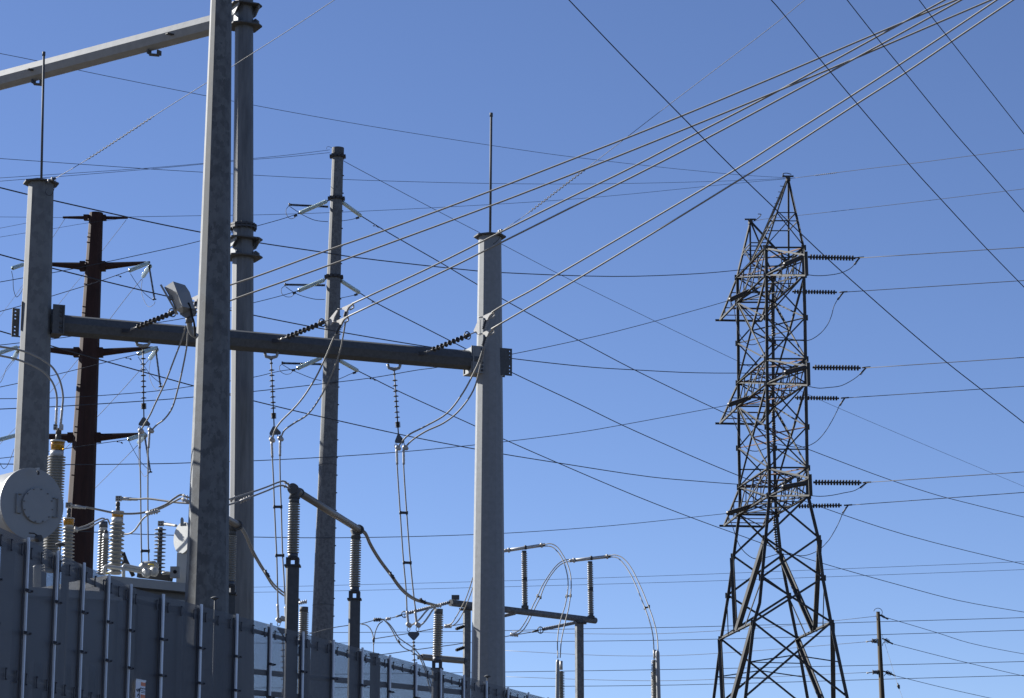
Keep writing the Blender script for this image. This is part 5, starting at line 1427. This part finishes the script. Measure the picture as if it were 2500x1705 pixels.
MB().prism([P(*nb('e', p), YT - .12) for p in ((342, 172), (380, 168), (385, 182), (368, 200), (360, 185))], V((0, .04, 0))).build('lifting_lug', 'paintw', et)
MB().tube([P(*nb('e', (358, 200)), YT - .16), P(*nb('e', (375, 212)), YT - .16), P(*nb('e', (370, 235)), YT - .16)], .018, 6).build('lug_shackle', 'dark', et)
# support of the tank
MB().box(V((cc.x - .5, cc.y + 1.2, (cc.z - rad) / 2 + .25)), .12, .5, (cc.z - rad) / 2 - .2).build('tank_stand', 'paintd', tr)
# bushings
def bushing(key, top, bot, w0, w1, n, Y, gauge=None, term=None, m='porcl', core=.62):
    a_, b_ = P(*nb(key, top), Y), P(*nb(key, bot), Y)
    L = (b_ - a_).length; d = (b_ - a_) / L
    T_ = MB().tube([a_ - d * .08, a_ + d * .02], px(w0, Y) * .38, 16).build('bushing', 'paintw', tr)
    pr = [(0, px(w0, Y) * .5 * core)]
    st = L / n
    for k in range(n):
        f_ = k / n
        R0 = px(w0 + (w1 - w0) * f_, Y) / 2
        t = k * st
        pr += [(t + st * .1, R0 * core), (t + st * .5, R0), (t + st * .62, R0), (t + st * .85, R0 * core)]
    pr += [(L, px(w1, Y) / 2 * core)]
    MB().lathe(a_, b_, pr, 28).build('sheds', m, T_)
    if gauge:
        g0, g1 = P(*nb(key, gauge[0]), Y), P(*nb(key, gauge[1]), Y)
        gw = px(gauge[2], Y) / 2
        Lg = (g1 - g0).length
        MB().lathe(g0, g1, [(0, gw * 1.0), (Lg * .16, gw * 1.04), (Lg * .18, gw * .98)], 28).build('gauge_cap', 'paintw', T_)
        MB().lathe(g0 + (g1 - g0) * .18, g1, [(0, gw * .97), (Lg * .3, gw * .95), (Lg * .8, gw * .86)], 28).build('oil_gauge', 'amber', T_)
        MB().tube([g1, a_ - d * .05], gw * .84, 20).build('gauge_neck', 'paintw', T_)
    if term:
        t0, t1 = P(*nb(key, term[0]), Y), P(*nb(key, term[1]), Y)
        Lt = (t1 - t0).length; rw = px(term[2], Y) / 2
        MB().lathe(t0, t1, [(0, rw * .5), (Lt * .1, rw), (Lt * .45, rw), (Lt * .5, rw * .7), (Lt * .55, rw * .95), (Lt, rw * .95)], 12).build('terminal_stud', 'dark', T_)
    return T_
bushing('e', (549, 50), (492, 1180), 46, 46, 43, 45.5, ((559, -95), (555, 5), 37), ((568, -215), (562, -92), 15))
bushing('e', (664, 735), (655, 1180), 31.5, 32, 13, 46.5, ((666, 655), (664, 727), 29), ((668, 560), (665, 655), 11))
bushing('e', (1136, 692), (1116, 1200), 38, 39, 13, 47.6, ((1140, 590), (1138, 655), 31.5), ((1141, 495), (1140, 590), 11))
bushing('e', (1000, 770), (985, 1200), 27, 28, 16, 50, None, None, 'porc')
bushing('e', (1022, 845), (1010, 1200), 20, 21, 14, 49.2, None, ((1024, 770), (1022, 840), 10), 'porc')
MB().tube([P(*nb('e', (1000, 690)), 50), P(*nb('e', (1000, 748)), 50)], px(22, 50) / 2, 20).build('bushing_cap', 'blue', tr)
bushing('v', (155, 210), (150, 500), 26, 29, 10, 46, None, None, 'porc')
# small cylinder seen through the mesh
q0, q1 = P(91, 1381, 45.6), P(90, 1440, 45.6)
MB().lathe(q0, q1, [(0, px(9, 45.6)), (.03, px(11, 45.6)), (.06, px(10, 45.6)), ((q1 - q0).length, px(10, 45.6))], 20).build('turret', 'paintw', tr)
# dark arrester with wide sheds
a_, b_ = P(*nb('e', (1552, 745)), 49.5), P(*nb('e', (1538, 1200)), 49.5)
ar = MB().tube([a_, b_], px(12, 49.5) / 2, 16).build('arrester', 'blue', tr)
mb = MB(); d = (b_ - a_).normalized()
for k in range(12):
    c = a_ + (b_ - a_) * (.045 + k * .08)
    mb.lathe(c - d * .012, c + d * .02, [(0, px(6, 49.5)), (.012, px(15, 49.5)), (.018, px(15.2, 49.5)), (.03, px(6, 49.5))], 24)
mb.build('sheds', 'poly', ar)
# round tank behind the thick pole
c2 = P(447, 1313.5, 46.5)
ax2 = V((-math.sin(R(50)), -math.cos(R(50)), 0))
r2 = px(40, 46.5)
t2 = MB().lathe(c2 + ax2 * .02, c2 - ax2 * .6, [(0, r2), (.04, r2), (.05, r2 * .95), (.6, r2 * .95)], 48).build('round_tank', 'paintw', tr)
lq = [P(*nb('e', p), 46.3) for p in ((1747, 732), (1747, 668), (1755, 650), (1768, 650), (1776, 668), (1776, 710), (1800, 700), (1804, 730))]
MB().prism(lq, V((0, .05, 0))).build('lifting_lug', 'paint', t2)
MB().box(V((P(448, 1390, 46.8).x, 47.0, (P(448, 1355, 46.8).z + zt) / 2)), px(12, 47), .5, (P(448, 1355, 46.8).z - zt) / 2).build('tank_pedestal', 'paintw', tr)
# pipework
PW = [((1012, 1200), (1012, 1130), (1022, 1122), (1040, 1124), (1200, 1143), (1420, 1186)), ((1195, 1290), (1195, 1125), (1205, 1112), (1225, 1116), (1350, 1142), (1500, 1172))]
for p_ in PW:
    MB().tube([P(*nb('e', p), 46.4) for p in p_], .033, 12).build('pipe', 'paintw', tr)
for p in ((1430, 1185), (1500, 1175)):
    q = P(*nb('e', p), 46.3)
    MB().lathe(q + V((-.06, -.08, 0)), q + V((.07, .08, 0)), [(0, .04), (.02, .085), (.1, .09), (.14, .05)], 16).build('pipe_flange', 'paintw', tr)
MB().lathe(P(*nb('e', (1345, 1128)), 46.8), P(*nb('e', (1470, 1122)), 46.8), [(0, .03), (.08, .1), (.3, .1), (.36, .04)], 14).build('pump_body', 'paint', tr)
MB().bar(P(*nb('e', (1340, 1200)), 46.9), P(*nb('e', (1660, 1235)), 46.7), .12, .12).build('cable_tray', 'dark', tr)
MB().tube([P(*nb('e', p), 46.2) for p in ((1432, 1106), (1482, 1100), (1486, 1122))], .013, 6).build('valve_handle', 'yellow', tr)
MB().tube([P(*nb('e', p), 46.2) for p in ((1030, 1192), (1045, 1188), (1060, 1194))], .02, 6).build('valve_handle', 'yellow', tr)
q = P(*nb('e', (1693, 1180)), 46.2)
o = MB().box(q, .08, .08, .1).build('gauge_box', 'paint', tr)
MB().tube([q + V((.01, -.09, 0)), q + V((.01, -.075, 0))], .035, 14).build('gauge_dial', 'black', o)
MB().tube([P(*nb('e', (1570, 1190)), 46.3), P(*nb('e', (1610, 1185)), 46.3), P(*nb('e', (1660, 1190)), 46.3)], .03, 10).build('pipe', 'paint', tr)
MB().tube([P(*nb('e', (1190, 990)), 49), P(*nb('e', (1215, 1060)), 49), P(*nb('e', (1290, 1215)), 49)], .04, 8).build('strut', 'brownins', tr)
MB().tube([P(*nb('e', (1185, 1080)), 49), P(*nb('e', (1235, 1092)), 49)], .05, 8).build('strut_joint', 'dark', tr)
MB().tube([P(*nb('e', (1745, 1300)), 47), P(*nb('e', (1740, 1520)), 47)], .045, 12).build('pipe', 'paint', tr)
# transformer cables
TC = 'cables above the transformer'
def tcab(label, pts, Y0, Y1_, wpx, m='wire', key='e'):
    return wire(label, N(key, *pts), Y0, Y1_, wpx, m, 'cable', TC, 'bushing_cable', 6, 10)
tcab('upper cable from the right transformer bushing to the thick pole', ((1160, 466), (1330, 472), (1420, 467), (1585, 487), (1700, 503), (1830, 512)), 47.4, 46.5, 5.2)
tcab('long cable from the middle transformer bushing dipping then rising to the thick pole', ((690, 538), (830, 552), (960, 575), (1100, 604), (1230, 613), (1380, 603), (1490, 572), (1610, 520), (1680, 468), (1750, 430), (1800, 448), (1850, 462)), 46.3, 46.5, 5.4)
tcab('cable rising from the right bushing sheds to the clamp', ((1175, 812), (1250, 806), (1300, 775), (1345, 715), (1390, 655), (1440, 620), (1545, 588)), 47.4, 46.6, 4.4)
tcab('third cable parallel to the rising part, ending behind the thick pole', ((1480, 590), (1560, 560), (1630, 525), (1700, 487), (1755, 464), (1800, 478), (1850, 492)), 46.7, 46.5, 4.6)
tcab('upper cable from the middle bushing rising to the ribbed bushing behind', ((735, 762), (850, 722), (930, 680), (985, 657), (1010, 660)), 46.5, 49.8, 4.2)
tcab('lower cable from the middle bushing rising to the ribbed bushing behind', ((735, 775), (860, 745), (950, 700), (1010, 672), (1040, 668), (1062, 715)), 46.5, 49.8, 4.2)
tcab('short cable on the dark arrester running to the round tank', ((1575, 712), (1640, 718), (1705, 728)), 49.5, 47.5, 6)
tcab('outer thick cable entering from the left edge and bending down to the tall bushing', ((-40, 180), (0, 186), (130, 206), (260, 240), (400, 305), (500, 378), (560, 468), (595, 570), (610, 680), (602, 780), (590, 935)), 45.4, 45.5, 5.3, 'wire', 'c')
tcab('inner thick cable entering from the left edge and bending down to the tall bushing', ((-40, 263), (0, 272), (150, 305), (300, 360), (420, 428), (500, 518), (540, 615), (551, 700), (548, 780), (541, 935)), 45.4, 45.5, 5.3, 'wire', 'c')
def lug(label, key, a, b, Y, w_, pad):
    p0, p1 = P(*nb(key, a), Y), P(*nb(key, b), Y)
    T = thing('cable_lug', label, 'cable lug', p0, 'cable lugs on the bushings')
    L = (p1 - p0).length
    MB().lathe(p0, p1, [(0, px(w_, Y) / 2), (L * .6, px(w_, Y) / 2), (L * .62, px(w_, Y) * .42), (L, px(w_, Y) * .4)], 14).build('sleeve', 'alu', T)
    q = P(*nb(key, pad), Y)
    MB().box(q, px(7.5, Y), .03, px(6.5, Y)).build('pad', 'alu', T)
    bt = MB()
    for sx in (-1, 1):
        for sz in (-1, 1):
            c = q + V((sx * px(3, Y), -.03, sz * px(3, Y)))
            bt.tube([c, c - V((0, .03, 0))], px(1.7, Y), 6)
    bt.build('bolt', 'dark', T)
lug('four-bolt cable lug on the right bushing of the transformer', 'e', (1180, 467), (1330, 474), 47.3, 9, (1148, 466))
lug('four-bolt cable lug on the middle bushing of the transformer', 'e', (700, 540), (830, 555), 46.2, 9, (665, 530))
lug('four-bolt cable lug on the dark arrester', 'e', (1590, 710), (1700, 728), 49.3, 8, (1557, 708))
for l_, a, b in (('outer', (602, 782), (588, 930)), ('inner', (548, 780), (542, 925))):
    ferrule('c', a, b, 45.4, 'smooth terminal of the %s thick cable above the tall bushing' % l_, 7)
T = thing('terminal_clamp', 'four-bolt clamp block on top of the tall bushing before the left gantry pole', 'clamp', P(*nb('c', (565, 965)), 45.4))
for dx_, m_ in ((-28, 'alu'), (28, 'alu')):
    q = P(*nb('c', (565 + dx_, 965)), 45.35)
    o = MB().box(q, px(4.5, 45), .04, px(7, 45)).build('clamp_half', m_, T)
    if dx_ < 0:
        bt = MB()
        for sx in (-1, 1):
            for sz in (-1, 1):
                c = q + V((sx * px(2.2, 45), -.045, sz * px(3.5, 45))); bt.tube([c, c - V((0, .02, 0))], px(1.6, 45), 8)
        bt.build('bolt', 'black', o)
clampbox('ribbed clamp joining three cables above the transformer', 'e', (1410, 608), (1530, 590), 46.4, 6.5, 'alu', 5)
clampbox('ribbed clamp at the side of the middle bushing', 'e', (718, 760), (752, 768), 46.2, 6.5, 'alu', 4)
clampbox('terminal lug left of the thick pole, upper', 'e', (1762, 432), (1850, 465), 46.3, 4, 'alu', 3)
clampbox('terminal lug left of the thick pole, lower', 'e', (1755, 470), (1850, 505), 46.3, 6, 'alu', 3)

# ------------------------------------------------------------------ perimeter fence
ZT = 6.65
SL1 = (1438 - 1316.6) / (333 - 62.6)
def ytop(x):
    return 1438 + SL1 * (x - 333) if x < 333 else 1438 + .2670 * (x - 333)
def FP(x, z=ZT, off=0.0):
    q = PZ(x, ytop(x), ZT)
    return V((q.x, q.y, z))
fA, fC, fE = FP(-75), FP(333), FP(1480)
d1 = (fC - fA).normalized(); n1 = V((d1.y, -d1.x, 0))
d2 = (fE - fC).normalized(); n2 = V((d2.y, -d2.x, 0))
fc = thing('perimeter_fence', 'tall dark perforated steel fence with pale vertical cover strips', 'fence', (fC.x, fC.y, 0))
bx_ = [-75, -12.5, 62.6, 134.5, 199, 260, 314, 393, 486, 573.6, 656.5, 735, 809.5, 880, 947.6, 1011.6, 1072, 1128, 1183.5, 1236, 1286, 1334, 1380, 1425, 1480]
def fpanel(xa, xb):
    a_, b_ = FP(xa), FP(xb)
    L = (b_ - a_).length
    mb = MB()
    mb.v = [V((a_.x, a_.y, .15)), V((b_.x, b_.y, .15)), V((b_.x, b_.y, ZT)), V((a_.x, a_.y, ZT))]
    mb.face((0, 1, 2, 3))
    u0 = a_.x + a_.y
    mb.uv = [(0, 0), (L, 0), (L, ZT - .15), (0, ZT - .15)]
    mb.build('mesh_panel', 'perf', fc)
for xa, xb in zip(bx_, bx_[1:]):
    if xa < 333 < xb:
        fpanel(xa, 333); fpanel(333, xb)
    else: fpanel(xa, xb)
for x in bx_[1:]:
    q = FP(x)
    n = n1 if x < 333 else n2; d = d1 if x < 333 else d2
    st = MB().box(V((q.x, q.y, (ZT + .1) / 2)) + n * .045 + d * .0, .024 if x < 333 else .032, .012, (ZT - .06) / 2, d, n).build('cover_strip', 'strip', fc)
    MB().box(V((q.x, q.y, (ZT + .1) / 2)) + n * .012 - d * .02, .04 if x < 333 else .045, .006, (ZT - .2) / 2, d, n).build('backing_channel', 'fence', st)
    for zz in (ZT - .70, ZT - 1.27, ZT - 2.4, ZT - 3.0):
        c = V((q.x, q.y, zz)) + n * .07
        cl = MB().box(c, .1, .012, .02, d, n)
        for s_ in (-1, 1):
            cl.tube([c + d * s_ * .085 + n * .0, c + d * s_ * .085 + n * .04], .016, 6, False)
        cl.build('clamp', 'fence', st)
def bracket(q, n, d):
    mb = MB().box(q + n * .02, .01, .008, .08, d, n)
    for s_ in (-.07, .07):
        mb.box(q + n * .03 + V((0, 0, s_)), .02, .012, .009, d, n)
    return mb
seg = [(xa, xb) for xa, xb in zip(bx_, bx_[1:]) if xb < 1400]
for xa, xb in seg:
    for t in (.16, .5, .84):
        a_, b_ = FP(xa), FP(xb)
        if xa < 333 < xb: 
            if t == .5: continue
            q = a_ + (fC - a_) * .8 if t < .5 else fC + (b_ - fC) * .8
            n, d = (n1, d1) if t < .5 else (n2, d2)
        else:
            q = a_ + (b_ - a_) * t; n, d = (n1, d1) if xa < 333 else (n2, d2)
        bracket(V((q.x, q.y, ZT - .17)), n, d).build('rail_bracket', 'fence', fc)
        if xb < 300: bracket(V((q.x, q.y, ZT - 1.87)), n, d).build('rail_bracket', 'fence', fc)
for zz in (ZT - .17, ZT - 1.87, ZT - 3.6, ZT - 5.4):
    MB().tube([V((fA.x, fA.y, zz)) - n1 * .06, V((fC.x, fC.y, zz)) - n1 * .06], .036, 10).build('rail', 'fence', fc)
    MB().tube([V((fC.x, fC.y, zz)) - n2 * .06, V((fE.x, fE.y, zz)) - n2 * .06], .036, 10).build('rail', 'fence', fc)
for x in (16, 187, 334, 578, 770, 940, 1095, 1225, 1340):
    q = FP(x); n = n1 if x < 333 else n2
    q = q - n * .16
    MB().box(V((q.x, q.y, (ZT - .05) / 2)), .045, .045, (ZT - .05) / 2, d1 if x < 333 else d2, n).build('fence_post', 'fence', fc)
# dome headed rods behind the fence
for l_, x, y, yb, k in (('left', 147, 1330, 1400, 36.5), ('middle', 525, 1461, 1510, 44.2), ('right', 1190, 1652, 1700, 57.5)):
    Yq = (FP(x).y) + .35
    q = P(x, y, Yq)
    T = thing('dome_sensor', '%s of three small dome headed rods rising above the fence' % l_, 'sensor mast', (q.x, Yq, 0), 'dome headed rods above the fence')
    hr = px(13 if l_ == 'left' else (11 if l_ == 'middle' else 8.5), Yq)
    MB().lathe(q + V((0, 0, hr * .45)), q - V((0, 0, hr * .4)), [(0, hr * .2), (hr * .12, hr * .6), (hr * .35, hr * .95), (hr * .45, hr), (hr * .52, hr * .92), (hr * .72, hr * .4), (hr * .85, hr * .2)], 20).build('dome', 'galvd', T)
    MB().tube([q, V((q.x, q.y, 0))], px(4.2 if l_ != 'right' else 3, Yq) / 2, 10).build('rod', 'galvd', T)

# ------------------------------------------------------------------ keep out sign on the fence
s0 = PZ(330.5, 1662, P(330.5, 1662, FP(334).y).z)
ys = FP(336)
zs = P(331, 1662, ys.y).z
sp = V((ys.x, ys.y, 0)) + n2 * .07
sw = .33; shh = .62
sx = lambda u: sp + d2 * (u * sw - .1)
sg = thing('warning_sign', 'white and orange warning sign with a falling figure, on the fence near the bottom edge', 'sign', V((sp.x, sp.y, zs - shh)))
def srect(u0, u1, v0, v1, m, name, lift):
    a_, b_ = sx(u0), sx(u1)
    mb = MB().prism([V((a_.x, a_.y, zs - v0 * shh)), V((b_.x, b_.y, zs - v0 * shh)), V((b_.x, b_.y, zs - v1 * shh)), V((a_.x, a_.y, zs - v1 * shh))], n2 * .004)
    for k in range(len(mb.v)): mb.v[k] = mb.v[k] + n2 * lift
    return mb.build(name, m, sg)
srect(0, 1, 0, 1, 'signw', 'panel', 0)
srect(-.01, 1.01, -.03, .0, 'strip', 'top_rail', .01)
srect(.52, .97, .03, .12, 'signo', 'orange_band', .005)
srect(.52, .97, .335, .43, 'signo', 'orange_band', .005)
def stext(txt, u, v, size, m, name):
    cu = bpy.data.curves.new('txt', 'FONT'); cu.body = txt; cu.size = size; cu.extrude = .001
    to = bpy.data.objects.new('txt', cu); COL.objects.link(to)
    dg = bpy.context.evaluated_depsgraph_get(); dg.update()
    me = bpy.data.meshes.new_from_object(to.evaluated_get(dg))
    bpy.data.objects.remove(to)
    mb = MB()
    o0 = sx(u) + n2 * .008
    for vv in me.vertices:
        mb.v.append(V((o0.x, o0.y, zs - v * shh)) + d2 * vv.co.x + V((0, 0, vv.co.y)) + n2 * vv.co.z)
    for p in me.polygons: mb.face(list(p.vertices))
    bpy.data.meshes.remove(me)
    mb.build(name, m, sg)
stext('Keep Out!', .53, .20, .034, 'signd', 'lettering')
for k in range(2):
    srect(.54, .96, .235 + k * .04, .25 + k * .04, 'signd', 'text_line', .005)
def stroke(pts, wd, nm='figure'):
    mb = MB()
    for (u0, v0), (u1, v1) in zip(pts, pts[1:]):
        a_, b_ = sx(u0), sx(u1)
        a_ = V((a_.x, a_.y, zs - v0 * .55 * shh)) + n2 * .006; b_ = V((b_.x, b_.y, zs - v1 * .55 * shh)) + n2 * .006
        mb.bar(a_, b_, wd, .004, (b_ - a_).cross(n2))
    mb.build(nm, 'signd', sg)
stroke([(.35, .45), (.36, .62), (.40, .72), (.28, .9)], .02)
stroke([(.20, .37), (.34, .50)], .014); stroke([(.48, .31), (.40, .50)], .014)
stroke([(.33, .66), (.24, .62), (.17, .74)], .014)
stroke([(.06, .42), (.2, .5)], .02, 'spark')
hd = MB(); c = sx(.36); c = V((c.x, c.y, zs - .22 * shh)) + n2 * .006
hd.lathe(c, c + n2 * .004, [(0, .016), (.004, .016)], 14, False); hd.build('figure_head', 'signd', sg)

# ------------------------------------------------------------------ wood pole
YW = 150.0
wp = thing('wood_pole', 'weathered brown wooden utility pole right of the lattice tower', 'utility pole', (P(2160, 1705, YW).x, YW, 0))
shw, atw = poly12(wp, 'shaft', 2143.8, 1500, 9.2, 2153.3, 1700, 13.4, YW, 'wood', 1494, 24)
pts = []
for k in range(0, 19):
    th = R(-125 + 290 * k / 18) 
    pts.append(P(2143.4 + 10.6 * math.cos(th), 1495.5 - 10.3 * math.sin(th), YW))
MB().tube(pts, .018, 5).build('wire_ring', 'wired', wp)
for l_, a, b, m_, n_, rs_, cat_ in (('upper left grey', (375, 712), (305, 715), 'blue', 3, .11, 0), ('lower left grey', (395, 1188), (313, 1190), 'blue', 3, .11, 0)):
    T = string('small %s insulator on the wood pole' % l_, P(*nb('q', a), YW), P(*nb('q', b), YW), rs_, n_, .1, m_, group='insulators on the wood pole', fit='dark', frac=.08)
    MB().tube([P(*nb('q', b), YW), P(*nb('q', (b[0] - 50, b[1] + 8)), YW), P(*nb('q', (b[0] - 90, b[1] + 14)), YW)], [.03, .03, .06], 6).build('dead_end_shoe', 'wirew', T)
for l_, a, b in (('upper right', (500, 692), (565, 735)), ('lower right', (512, 1185), (600, 1220)), ('topmost right', (440, 325), (492, 358))):
    T = string('small dark %s insulator on the wood pole' % l_, P(*nb('q', a), YW), P(*nb('q', b), YW), .13 if 'top' not in l_ else .08, 4, .05, 'black', group='insulators on the wood pole')
    MB().tube([P(*nb('q', (a[0] - 45, a[1] - 12)), YW), P(*nb('q', a), YW)], .04, 6).build('bolt', 'dark', T)
    MB().tube([P(*nb('q', b), YW), P(*nb('q', (b[0] + 60, b[1] + 28)), YW)], .05, 6).build('clevis', 'dark', T)
for l_, pp in (('upper', ((398, 748), (340, 742), (290, 728))), ('lower', ((405, 1222), (372, 1212), (380, 1195))), ('upper right', ((505, 735), (475, 745), (462, 790))), ('lower right', ((560, 1212), (510, 1218), (488, 1250)))):
    MB().tube(spline(withY(N('q', *pp), YW - .2, YW - .2), 5), .022, 5).build('ground_lead', 'dark', wp)
T = wire('thin guy wire slanting down right from the wood pole', N('q', (455, 612), (600, 1080), (690, 1370), (768, 1585), (860, 1880)), YW, YW - 3, .9, 'wirew', 'guy wire', None, 'guy_wire')
q0, q1 = P(*nb('q', (690, 1355)), YW - 2), P(*nb('q', (718, 1442)), YW - 2)
tag(MB().tube([q0, q0 * .7 + q1 * .3, q0 * .6 + q1 * .4, q1], [.04, .04, .1, .05], 8).build('guy_insulator', 'dark'), 'small dark strain insulator on the guy wire of the wood pole', 'insulator')

# small hardware at gantry pole tops where the shield wires start
for l_, key, pts, Yq in (('left', 'b', ((440, 182), (470, 172), (505, 155), (540, 138)), 56.6), ('right', 'w', ((1213, 570), (1218, 567), (1223, 565), (1228, 562)), 61.2)):
    q = [P(*p, Yq) for p in N(key, *pts)]
    T = thing('shield_wire_clamp', 'small bright shackle and clamp on top of the %s gantry pole' % l_, 'clamp', q[0], 'clamps on the gantry pole tops')
    MB().tube(q, [.03, .02, .05, .02], 8).build('clamp_body', 'dark', T)
    for c in (q[1], q[2]):
        MB().tube([c - V((0, .05, .03)), c + V((0, -.02, .04))], .022, 6).build('bolt', 'alu', T)
